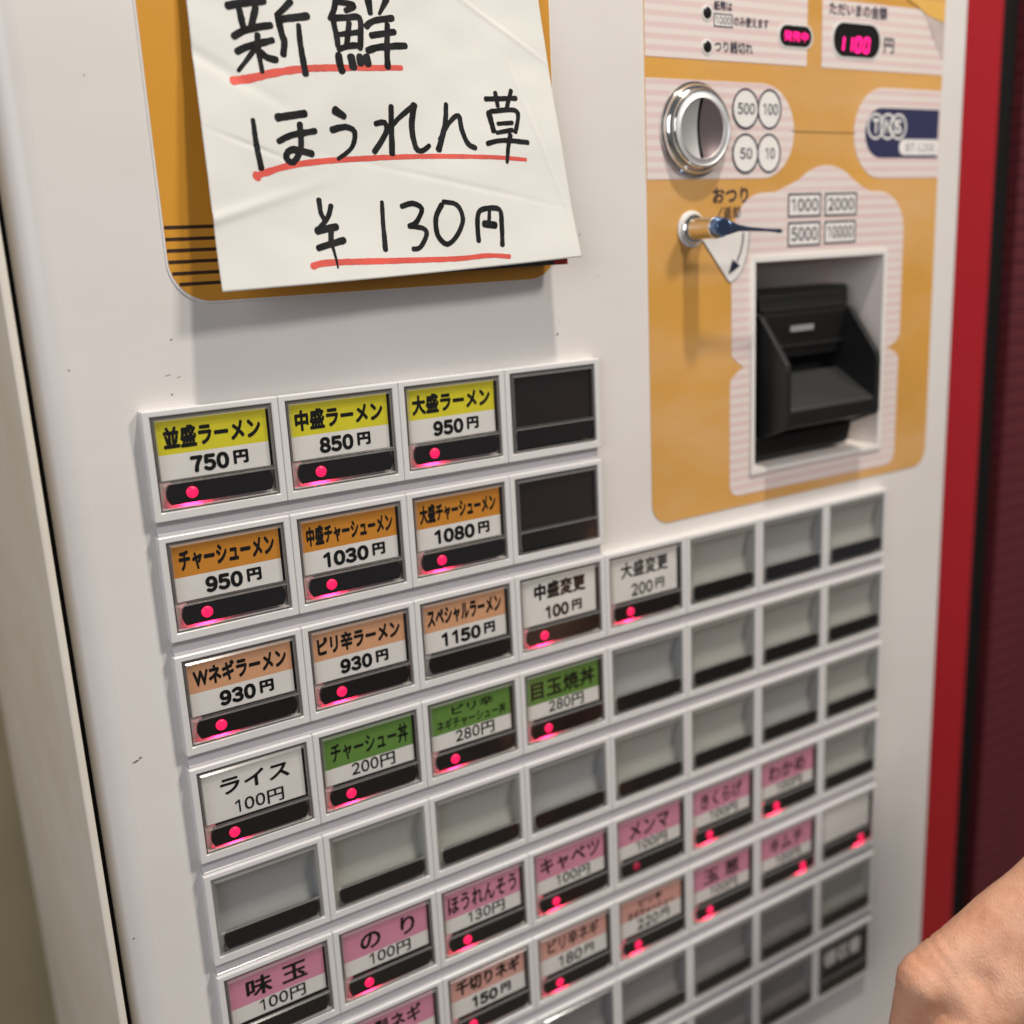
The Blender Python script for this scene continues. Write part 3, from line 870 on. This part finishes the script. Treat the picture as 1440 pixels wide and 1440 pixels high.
# --- bill inserter
DEP = 27.0
fr = 1.1
inserter = bpy.data.objects.new('bill_inserter', None)   # replaced below by its frame mesh
bpy.data.objects.remove(inserter)
inserter = sheet('bill_inserter', [[(HX0-fr-.6, HZ0-fr-.6), (HX1+fr+.6, HZ0-fr-.6), (HX1+fr+.6, HZ1+fr+.6), (HX0-fr-.6, HZ1+fr+.6)],
                  [(HX0+.3, HZ0+.3), (HX0+.3, HZ1-.3), (HX1-.3, HZ1-.3), (HX1-.3, HZ0+.3)]], PD-1.3, washerw, machine, 1.25)
v = [(HX0+.3, PD-1, HZ0+.3), (HX1-.3, PD-1, HZ0+.3), (HX1-.3, PD-1, HZ1-.3), (HX0+.3, PD-1, HZ1-.3),
     (HX0+3, DEP, HZ0+2.5), (HX1-6, DEP, HZ0+2.5), (HX1-6, DEP, HZ1-3), (HX0+3, DEP, HZ1-3)]
f = [(0, 1, 5, 4), (1, 2, 6, 5), (2, 3, 7, 6), (3, 0, 4, 7), (4, 5, 6, 7)]
link('recess', mesh(lay(v), f), inserter, [mat('recess_grey', (0.66, 0.60, 0.56), 0.4)])
def prof_prism(name, x0, x1, prof, m, bevel=0.0):
    n = len(prof)
    v = [(x0, y, z) for y, z in prof]+[(x1, y, z) for y, z in prof]
    f = [tuple(range(n)), tuple(range(2*n-1, n-1, -1))]+[(i, (i+1) % n, n+(i+1) % n, n+i) for i in range(n)]
    me = mesh(lay(v), f)
    if bevel:
        bm = bmesh.new(); bm.from_mesh(me)
        bmesh.ops.bevel(bm, geom=list(bm.edges), offset=bevel*U, segments=3, affect='EDGES', profile=0.5)
        bm.to_mesh(me); bm.free()
    return link(name, me, inserter, [m])
BX0, BX1 = 243.5, 299.5
cheek = [(12.0, 12.0), (6.2, 9.8), (-8.0, -8.3), (-8.6, -11.0), (-8.6, -33.0), (-7.6, -34.5), (5.0, -39.5), (20, -39.5), (20, 12.0)]
prof_prism('cheek', BX0, BX0+2.9, cheek, blackpl2, 0.6)
prof_prism('cheek', BX1-2.9, BX1, cheek, blackpl2, 0.6)
prof_prism('back_plate', BX0+2.8, BX1-2.8, [(11.5, 19.0), (9.8, 17.5), (8.4, 9.0), (10.2, -8.5), (26, -8.5), (26, 19.0)], blackpl, 0.4)
prof_prism('upper_block', BX0-3.6, BX1+2.5, [(13.5, 19.8), (12.5, 18.8), (12.5, 11.0), (26, 11.0), (26, 19.8)], blackpl, 0.4)
prof_prism('tray', BX0+2.8, BX1-2.8, [(12.5, -15.5), (-6.8, -26.5), (-7.9, -27.8), (-7.9, -33.2), (3.0, -37.5), (26, -37.5), (26, -15.5)], greypl, 0.3)
prof_prism('front_lip', BX0+2.85, BX1-2.85, [(-7.0, -27.2), (-8.3, -27.9), (-8.3, -33.4), (-7.0, -34.2)], blackpl, 0.2)
prof_prism('mouth', BX0+2.8, BX1-2.8, [(16, -8.4), (16, -15.6), (26, -15.6), (26, -8.4)], blackgap)
prof_prism('under_block', BX0-3.2, BX1-1.0, [(5.2, -39.4), (7.0, -47.5), (9.0, -49.0), (26, -49.0), (26, -39.4)], blackpl, 0.4)
prof_prism('side_block', BX0-4.2, BX0-.02, [(9.5, 18), (8.5, 14), (8.5, -47), (26, -47), (26, 18)], blackpl, 0.3)
prof_prism('moulded_rib', BX0+3.2, BX1-3.2, [(9.3, 12.3), (8.2, 12.0), (8.2, 11.0), (9.3, 10.6)], blackpl2, 0.2)
prof_prism('moulded_rib', BX0+3.2, BX1-3.2, [(9.6, -3.0), (8.8, -3.4), (8.9, -4.4), (9.8, -4.7)], blackpl2, 0.2)
prof_prism('guide_strip', 263.5, 277.0, [(8.9, 4.6), (8.3, 4.6), (8.55, 2.2), (9.3, 2.2)], slotlab)

# ================================================================== notes on the poster
def lift(x, z):        # how far the hanging paper stands off the panel plane
    t = max(0.0, min(1.4, (150-z)/118.0))
    h = 2.6+11.4*t**1.7
    h += 0.55*math.sin(x*0.05+z*0.03)*t
    h += 1.9*noise.noise(Vector((x*0.022, z*0.03, 3.1)))*t + 0.2*noise.noise(Vector((x*0.08, z*0.10, 8)))
    # a crease low on the left, a dog-eared bend
    d = (z-55)-(x-30)*0.28
    if x < 62: h += 0.55*math.exp(-(d/1.6)**2)*(62-x)/40
    d2 = (z-88)+(x-40)*0.55
    if x < 58: h -= 0.5*math.exp(-(d2/2.2)**2)*(58-x)/40
    for (ax, az, nx, nz, amp, wdt, ln) in ((120, 110, 0.5, 0.87, 0.30, 1.3, 26), (60, 120, -0.8, 0.6, 0.26, 1.1, 22), (100, 62, 0.2, 0.98, -0.25, 1.5, 34), (133, 75, 0.93, 0.36, 0.28, 1.2, 22), (38, 72, 0.35, 0.94, -0.45, 1.0, 12)):
        dx_, dz_ = x-ax, z-az
        q = dx_*nx+dz_*nz; w_ = -dx_*nz+dz_*nx
        h += 0.6*amp*math.exp(-(q/(0.5*wdt))**2)*math.exp(-(w_/ln)**2)
    return h
def on_paper(u, v, off=0.0):
    h = 10.0
    for _ in range(12):
        x, z = at(u, v, PD-h-off); h = lift(x, z)
    return x, PD-h-off, z
note = bpy.data.objects.new('paper_note', None); COL.objects.link(note)
c0 = on_paper(262, 0); c1 = on_paper(313, 411); c2 = on_paper(818, 361); c3 = on_paper(757, 0)
note.location = P((c0[0]+c3[0])/2, PD, c1[2])
tag(note, 'white paper note with black brush writing and red underlines hanging over the orange poster', 'paper note')
# outline in layout: corners, extended above the frame
def ext(a, b, k): return (b[0]+(b[0]-a[0])*k, b[2]+(b[2]-a[2])*k)
BL, BRt = (c1[0], c1[2]), (c2[0], c2[2])
TLt, TRt = ext(c1, c0, 0.55), ext(c2, c3, 0.42)
nu, nv = 190, 190
v, f = [], []
edge = lambda t: 0.25*noise.noise(Vector((t*5, 0, 0)))
for j in range(nv+1):
    for i in range(nu+1):
        s, t = i/nu, j/nv
        # the lower left stays cut square, the lower right bows a little
        bx = BL[0]*(1-s)+BRt[0]*s; bz = BL[1]*(1-s)+BRt[1]*s-0.5*math.sin(math.pi*s)
        tx = TLt[0]*(1-s)+TRt[0]*s; tz = TLt[1]*(1-s)+TRt[1]*s
        x = tx*(1-t)+bx*t; z = tz*(1-t)+bz*t
        v.append((x, PD-lift(x, z), z))
for j in range(nv):
    for i in range(nu):
        a = j*(nu+1)+i; f.append((a, a+1, a+nu+2, a+nu+1))
sh = link('sheet', mesh(lay(v), f), note, [sheetw], smooth=True)
mod = sh.modifiers.new('thick', 'SOLIDIFY'); mod.thickness = 0.05*U; mod.offset = -1 if sh.data.polygons[0].normal.y > 0 else 1
mod.offset = 0

def stroke(pts, w0, w1=None, taper=0.75, jig=0.06):
    """brush stroke through photo points (already in full-photo pixels); widths in layout units"""
    w1 = w0 if w1 is None else w1
    # Catmull-Rom resample
    Q = [pts[0]]+list(pts)+[pts[-1]]
    out = []
    for i in range(1, len(Q)-2):
        p0, p1, p2, p3 = Q[i-1], Q[i], Q[i+1], Q[i+2]
        L_ = math.hypot(p2[0]-p1[0], p2[1]-p1[1]); n_ = max(3, int(L_/4))
        for k in range(n_):
            t = k/n_
            out.append(tuple(0.5*((2*p1[a])+(-p0[a]+p2[a])*t+(2*p0[a]-5*p1[a]+4*p2[a]-p3[a])*t*t+(-p0[a]+3*p1[a]-3*p2[a]+p3[a])*t**3) for a in (0, 1)))
    out.append(pts[-1])
    P3 = [Vector(on_paper(u_, v_, 0.13)) for u_, v_ in out]
    vv, ff = [], []
    n_ = len(P3)
    ph = random.random()*50
    left, right_ = [], []
    for i, p in enumerate(P3):
        a = P3[max(0, i-1)]; b_ = P3[min(n_-1, i+1)]
        d = b_-a; d = Vector((d.x, 0, d.z)); d.normalize(); nn = Vector((-d.z, 0, d.x))
        t = i/(n_-1); w = (w0+(w1-w0)*t)*1.03
        w *= 1+2*jig*noise.noise(Vector((i*0.35+ph, 0, 0)))
        l = p+nn*w/2*(1+jig*random.uniform(-1, 1)); r_ = p-nn*w/2*(1+jig*random.uniform(-1, 1))
        for q in (l, r_): q.y = PD-lift(q.x, q.z)-0.13
        left.append(l); right_.append(r_)
    vv = [tuple(q) for q in left]+[tuple(q) for q in right_]
    for i in range(n_-1): ff.append((i, i+1, n_+i+1, n_+i))
    # rounded ends
    for (c, l, r_, sgn) in ((P3[0], left[0], right_[0], -1), (P3[-1], left[-1], right_[-1], 1)):
        b_ = len(vv); a = (l-r_)/2; dd = (P3[1]-P3[0]).normalized() if sgn < 0 else (P3[-1]-P3[-2]).normalized()
        cc = (l+r_)/2; ring = []
        for k in range(7):
            an = math.pi*k/6
            q = cc+a*math.cos(an)+dd*sgn*a.length*taper*math.sin(an); q.y = PD-lift(q.x, q.z)-0.13
            vv.append(tuple(q)); ring.append(b_+k)
        ff.append(tuple(ring))
    return lay(vv), ff

def strokes_obj(name, groups, m):
    ms = []
    for (ox, oy, sc, lst) in groups:
        for s_ in lst:
            pts = [(ox+a*sc, oy+b_*sc) for a, b_ in s_[0]]
            vv, ff = stroke(pts, s_[1], s_[2] if len(s_) > 2 else None)
            me = bpy.data.meshes.new('s'); me.from_pydata([tuple(q) for q in vv], [], ff)
            ms.append(me)
    return link(name, join(ms), note, [m])
k1, k2, k3 = 280/1440, 420/1440, 320/1440
shin = [([(50,40),(150,22),(315,5)],2.0),([(130,40),(165,195)],1.8),([(255,50),(222,195)],1.9),([(95,262),(160,225),(270,195),(365,182)],1.9),
        ([(120,372),(200,335),(378,290)],1.8),([(268,250),(278,380),(303,520)],1.8,1.3),([(262,330),(200,420),(130,510)],1.7,1.0),([(285,370),(340,415),(405,432)],1.7,2.0),
        ([(505,10),(455,65),(405,110)],2.0,1.5),([(430,140),(520,128),(630,115)],2.0),([(415,120),(445,250),(462,300),(455,395)],1.9),([(565,180),(580,330),(617,535)],1.5,1.9)]
sen = [([(835,-10),(820,70),(792,135)],1.9,1.5),([(830,10),(950,30),(960,50),(905,75)],1.7),([(810,130),(930,125),(1005,130),(1015,250),(1010,350)],1.8),([(815,140),(840,260),(850,330)],1.7),
       ([(850,250),(1000,232)],1.5),([(930,165),(912,340)],1.7),([(855,355),(940,330),(1010,330)],1.7),
       ([(855,395),(862,450),(880,515)],2.2),([(945,410),(962,485)],2.5),([(1005,405),(1015,460)],2.2),([(1055,410),(1070,465)],2.3),
       ([(1068,-5),(1085,95)],2.2,1.6),([(1200,-5),(1150,100)],2.1,1.0),([(1055,190),(1110,150),(1245,130)],1.8),([(1090,255),(1260,230)],1.8),([(1065,365),(1150,340),(1340,330)],1.9),
       ([(1208,175),(1205,330),(1210,485)],1.7,2.0)]
hou = [([(54,165),(70,280),(95,400)],1.3,1.8),([(172,155),(305,135)],2.1),([(178,270),(240,240),(355,220)],1.7),([(280,185),(285,300),(250,370),(215,350),(240,310),(340,330)],1.7,2.0)]
uu = [([(450,120),(495,150)],2.6,1.9),([(435,215),(500,200),(545,225),(530,300),(465,355)],1.9,1.1)]
re = [([(720,100),(725,330)],1.7,1.9),([(645,185),(690,180),(695,230),(640,320)],1.5,1.8),([(690,240),(750,165),(830,95)],1.2,1.6),([(830,95),(820,200),(840,300),(870,315),(905,290)],2.2,1.4)]
nn_ = [([(985,90),(980,190),(950,310)],1.5,2.0),([(955,260),(1000,180),(1045,145),(1060,210),(1090,280),(1128,302)],1.3,1.7)]
kusa = [([(1175,65),(1322,62)],1.5),([(1222,35),(1235,100)],1.5),([(1298,25),(1275,120)],1.5),([(1190,130),(1215,220)],1.9),([(1200,125),(1325,125),(1320,225)],1.5),([(1235,185),(1305,180)],1.3),([(1230,228),(1305,215)],1.4),
        ([(1185,280),(1260,265),(1380,275)],1.5),([(1295,240),(1285,300),(1280,370)],1.7,1.2)]
yen = [([(128,48),(140,130),(165,175)],1.6,1.3),([(205,85),(185,160),(125,240)],1.5,1.5),([(118,245),(240,220)],2.1),([(205,240),(205,330)],1.7),([(125,355),(200,330),(288,305)],1.9),([(210,330),(232,400),(250,480)],1.2,0.5)]
one = [([(527,62),(535,200),(550,365)],1.2,1.7)]
three = [([(652,90),(720,72),(780,105),(745,190),(700,215)],1.6,1.5),([(700,215),(790,230),(810,270),(770,350),(725,360)],1.5,1.4)]
zero = [([(905,80),(870,160),(880,270),(940,330),(1005,270),(1040,170),(1000,80),(915,62)],1.7,1.4)]
en = [([(1140,310),(1132,200),(1140,130),(1180,105),(1270,110),(1285,200),(1290,335)],1.6,1.6),([(1208,120),(1205,190)],1.2),([(1175,200),(1245,210)],2.2)]
strokes_obj('writing', [(310,0,k1,shin+sen), (340,120,k2,hou+uu+re+nn_+kusa), (420,270,k3,yen+one+three+zero+en)], marker)
# the red lines lie under the black ink
_l = lift
def strokes_red(name, grp):
    return strokes_obj(name, grp, redmark)
PDs = PD
reds = [(310,0,k1,[([(90,582),(200,570),(400,525),(600,498),(800,490),(1000,490),(1310,490)],2.3,1.5)]),
        (340,120,k2,[([(72,440),(75,436)],2.7,2.7),([(75,435),(200,395),(350,370),(600,352),(900,342),(1200,346),(1370,358)],1.8,1.2)]),
        (420,270,k3,[([(90,470),(200,447),(600,435),(1000,422),(1200,402),(1335,408)],1.9,1.4)])]
for g in reds:
    o = strokes_obj('red_underline', [g], redmark)
    for vtx in o.data.vertices: vtx.co.y += 0.05*U      # just behind the black ink

# dark card peeking out under the note's lower edge
d0, d1 = at(480, 397, -5.0), at(799.5, 366, -5.0)
def dark_card():
    xs0, xs1 = 62, d1[0]
    zl = at(799.5, 371, -5.0)[1]
    v = [(xs0, -4.2, zl-0.6), (xs1, -4.2, zl), (xs1, -2.0, zl+30), (xs0, -2.0, zl+30)]
    v += [(a, b_+0.5, c_) for a, b_, c_ in v]
    f = [(0, 1, 2, 3), (7, 6, 5, 4), (0, 4, 5, 1), (1, 5, 6, 2), (2, 6, 7, 3), (3, 7, 4, 0)]
    return mesh(lay(v), f)
dc = link('photo_card', dark_card(), None, [mat('card_dark', (0.035, 0.045, 0.04), 0.3)])
tag(dc, 'dark glossy card with a red corner, mostly hidden beneath the handwritten paper note', 'card')
zl = at(799.5, 371, -5.0)[1]
rc = box('red_corner', d1[0]-5.5, d1[0]+.05, -4.4, -3.6, zl-0.1, zl+2.6, mat('card_red', (0.40, 0.02, 0.02), 0.35), None)
rc.parent = dc

# ================================================================== surroundings
# red frame and slatted red panel to the right, standing a little further back
RD = 46.0
rx0 = 360.0
rx1 = at(1392, 400, RD)[0]
rx2 = at(1427, 400, RD+6)[0]
red = bpy.data.objects.new('red_shutter', None); COL.objects.link(red); red.location = P(rx2+150, RD, 0); red.location.z = 0
tag(red, 'dark red slatted shutter with a bright red upright frame right of the white machine', 'shutter')
zb_, zt_ = -(Z0/U), 480
box('frame_post', rx0+10, rx1, RD, RD+30, zb_, zt_, redm, red, bevel=2.5, seg=3)
box('post_groove', rx1+.02, rx2, RD+14, RD+28, zb_, zt_, blackgap, red)  # black filler, the groove's shade put into its colour
z = zt_; sl = 9.0
zz = -925.0
smesh = None
while zz < 340:
    if smesh is None:
        pr = [(RD+8, 0.3), (RD+7.6, 1.0), (RD+7.6, sl-1.0), (RD+8, sl-0.3), (RD+14, sl-0.3), (RD+14, 0.3)]
        n = len(pr); X0_, X1_ = rx2+.02, rx2+520
        v = [(X0_, y, z_) for y, z_ in pr]+[(X1_, y, z_) for y, z_ in pr]
        f = [tuple(range(n)), tuple(range(2*n-1, n-1, -1))]+[(i, (i+1) % n, n+(i+1) % n, n+i) for i in range(n)]
        vw = lay([(a, b_, c_+zz) for a, b_, c_ in v])
        s0 = link('slat', mesh(vw, f), red, [darkred]); smesh = s0
    else:
        o = s0.copy(); COL.objects.link(o); o.location.z = (zz+925)*U
    zz += sl
box('backing', rx2+.02, rx2+520, RD+15, RD+20, zb_, zt_, blackgap, red)

wall = link('back_wall', mesh(lay([(-900, 300, zb_), (1200, 300, zb_), (1200, 300, 800), (-900, 300, 800), (-900, 340, zb_), (1200, 340, zb_), (1200, 340, 800), (-900, 340, 800)]),
            [(0, 1, 2, 3), (7, 6, 5, 4), (0, 4, 5, 1), (1, 5, 6, 2), (2, 6, 7, 3), (3, 7, 4, 0)]), None,
            [mat('yellowed_wall', (0.43, 0.36, 0.22), 0.8, var=0.25, vscale=3, bump=0.2, bscale=60)])
tag(wall, 'yellowish brown plaster wall behind the left side of the white machine', 'wall')
fl = link('floor', mesh([(-3, -3, 0), (3, -3, 0), (3, 3, 0), (-3, 3, 0)], [(0, 1, 2, 3)]), None,
          [mat('floor_tile', (0.22, 0.19, 0.16), 0.5, var=0.2, vscale=4)])
tag(fl, kind='structure')

# ================================================================== the hand at the lower right
def skin_mat():
    m = bpy.data.materials.new('skin'); m.use_nodes = True
    n = m.node_tree.nodes; L = m.node_tree.links; b = n['Principled BSDF']
    b.inputs['Roughness'].default_value = 0.47
    b.inputs['Subsurface Weight'].default_value = 0.12
    b.inputs['Subsurface Radius'].default_value = (0.008, 0.003, 0.0015); b.inputs['Subsurface Scale'].default_value = 0.4
    tc = n.new('ShaderNodeTexCoord')
    nz = n.new('ShaderNodeTexNoise'); nz.inputs['Scale'].default_value = 45; nz.inputs['Detail'].default_value = 6; nz.inputs['Roughness'].default_value = 0.65
    L.new(tc.outputs['Object'], nz.inputs['Vector'])
    cr = n.new('ShaderNodeValToRGB'); e = cr.color_ramp.elements
    e[0].position = 0.24; e[0].color = (0.57, 0.25, 0.145, 1); e[1].position = 0.68; e[1].color = (0.80, 0.45, 0.295, 1)
    L.new(nz.outputs['Fac'], cr.inputs[0]); L.new(cr.outputs[0], b.inputs['Base Color'])
    vo = n.new('ShaderNodeTexVoronoi'); vo.inputs['Scale'].default_value = 620; vo.feature = 'DISTANCE_TO_EDGE'
    mp = n.new('ShaderNodeMapping'); mp.inputs['Scale'].default_value = (1, 1, 0.55); mp.inputs['Rotation'].default_value = (0, 0.7, 0)
    L.new(tc.outputs['Object'], mp.inputs[0]); L.new(mp.outputs[0], vo.inputs['Vector'])
    n2 = n.new('ShaderNodeTexNoise'); n2.inputs['Scale'].default_value = 150; n2.inputs['Detail'].default_value = 6
    L.new(tc.outputs['Object'], n2.inputs['Vector'])
    ad = n.new('ShaderNodeMath'); ad.operation = 'MULTIPLY_ADD'; ad.inputs[1].default_value = 1.6
    L.new(n2.outputs['Fac'], ad.inputs[0]); L.new(vo.outputs['Distance'], ad.inputs[2])
    bp_ = n.new('ShaderNodeBump'); bp_.inputs['Strength'].default_value = 0.42; bp_.inputs['Distance'].default_value = 0.0006
    L.new(ad.outputs[0], bp_.inputs['Height']); L.new(bp_.outputs[0], b.inputs['Normal'])
    return m

def capsule(bm, a, b, ra, rb, n=20):
    d = (b-a); L_ = d.length
    if L_ < 1e-6: d = Vector((0, 0, 1))
    d.normalize(); q = d.to_track_quat('Z', 'Y'); rings = []
    for k in range(5): 
        an = math.pi/2*(1-k/5.0); rings.append((a-d*ra*math.sin(an), ra*math.cos(an)))
    for k in range(7): rings.append((a+(b-a)*k/6, ra+(rb-ra)*k/6))
    for k in range(1, 6):
        an = math.pi/2*k/5.0; rings.append((b+d*rb*math.sin(an), rb*math.cos(an)))
    prev = None
    for (c, r_) in rings:
        r_ = max(r_, 1e-5)
        ring = [bm.verts.new(c+q @ Vector((r_*math.cos(2*math.pi*i/n), r_*math.sin(2*math.pi*i/n), 0))) for i in range(n)]
        if prev:
            for i in range(n): bm.faces.new((prev[i], prev[(i+1) % n], ring[(i+1) % n], ring[i]))
        else: bm.faces.new(ring[::-1])
        prev = ring
    bm.faces.new(prev)

def J(u, v, dist=345):
    p = at_dist(u, v, dist); return P(*p)
def build_hand():
    bm = bmesh.new()
    def C_(a, b, ra, rb): capsule(bm, a, b, ra*U, rb*U)
    KN = [J(1299, 1376, 344), J(1352, 1452, 338), J(1408, 1522, 340), J(1462, 1582, 346)]
    kr = [8.6, 8.8, 8.2, 7.4]
    WR = [J(1508, 1244, 338), J(1540, 1282, 332), J(1570, 1318, 334), J(1596, 1352, 340)]
    wr = [15.0, 15.5, 15.0, 13.0]
    for a, b, ra, rb in zip(KN, WR, kr, wr): C_(a, b, ra, rb)
    for i in range(3):                       # webbing between the bones of the hand's back
        for t in (0.15, 0.4, 0.65):
            a = KN[i].lerp(WR[i], t); b = KN[i+1].lerp(WR[i+1], t); C_(a, b, 9.2+4*t, 9.2+4*t)
    EL = [J(2150, 660, 350), J(2190, 720, 352)]
    C_(WR[0], EL[0], 15.5, 24); C_(WR[1], EL[1], 16, 26); C_(WR[3], EL[1], 14, 24)
    # tendons from the knuckles over the back of the hand
    for i, (a, b) in enumerate(zip(KN, WR)):
        t0 = a.lerp(b, 0.05)+(-fwd)*kr[i]*0.62*U; t1 = a.lerp(b, 0.62)+(-fwd)*12.2*U
        C_(t0, t1, 2.6, 1.6)
    # fingers: proximal, middle, tip joints
    F = [[J(1299, 1376, 344), J(1272, 1505, 356), J(1262, 1585, 372), J(1272, 1640, 386)],
         [KN[1], J(1318, 1600, 348), J(1322, 1690, 362), J(1345, 1735, 378)],
         [KN[2], J(1380, 1665, 350), J(1388, 1745, 366), J(1412, 1780, 382)],
         [KN[3], J(1445, 1705, 356), J(1452, 1770, 370), J(1472, 1800, 382)]]
    for fi, ch in enumerate(F):
        rads = [[8.4, 7.4, 6.4, 5.4], [8.4, 7.4, 6.4, 5.4], [7.9, 7.0, 6.1, 5.2], [7.0, 6.0, 5.3, 4.6]][fi]
        for k in range(3): C_(ch[k], ch[k+1], rads[k]*(1.0 if k == 0 else 1.03), rads[k+1])
    # knuckle caps
    for i, a in enumerate(KN): C_(a+(-fwd)*1.0*U, a+(-fwd)*1.6*U, kr[i]+0.5, kr[i]+0.2)
    # thumb behind the palm, closing towards the index finger
    T = [J(1500, 1290, 356), J(1420, 1390, 380), J(1360, 1460, 392), J(1318, 1520, 396)]
    tr = [12, 10, 8.2, 6.6]
    for k in range(3): C_(T[k], T[k+1], tr[k], tr[k+1])
    me = bpy.data.meshes.new('hand'); bm.to_mesh(me); bm.free()
    o = bpy.data.objects.new('h', me); COL.objects.link(o)
    rm = o.modifiers.new('r', 'REMESH'); rm.mode = 'VOXEL'; rm.voxel_size = 0.0022; rm.use_smooth_shade = True
    sm = o.modifiers.new('s', 'SMOOTH'); sm.factor = 0.6; sm.iterations = 7
    dg = bpy.context.evaluated_depsgraph_get()
    out = bpy.data.meshes.new_from_object(o.evaluated_get(dg)); bpy.data.objects.remove(o)
    # larger skin folds near the knuckle and soft unevenness
    nrm = [v.normal.copy() for v in out.vertices]
    kn = KN[0]
    for v, nn in zip(out.vertices, nrm):
        p = v.co
        h = 0.0007*noise.noise(p*40)+0.00018*noise.noise(p*150)
        dk = (p-kn).length
        if dk < 0.03:
            ax = (KN[0]-WR[0]).normalized()
            s_ = (p-kn).dot(ax)
            h -= 0.0007*abs(math.sin(s_*620+3.2*noise.noise(p*70)))**6*math.exp(-(dk/0.016)**2)
        for q_, w_ in ((0.0125, 0.0009), (0.019, 0.0006)):
            if dk < 0.05:
                ax = (KN[0]-WR[0]).normalized(); s_ = -(p-kn).dot(ax)+0.002*noise.noise(p*90)
                h -= w_*math.exp(-((s_-q_)/0.0009)**2)*math.exp(-(dk/0.026)**2)
        v.co = p+nn*h
    return out, WR[0]
hm, wpos = build_hand()
person = bpy.data.objects.new('person', None); COL.objects.link(person)
person.location = wpos
tag(person, 'bare tanned hand and forearm of a person reaching in beside the white machine', 'person')
link('hand_and_forearm', hm, person, [skin_mat()], smooth=True)
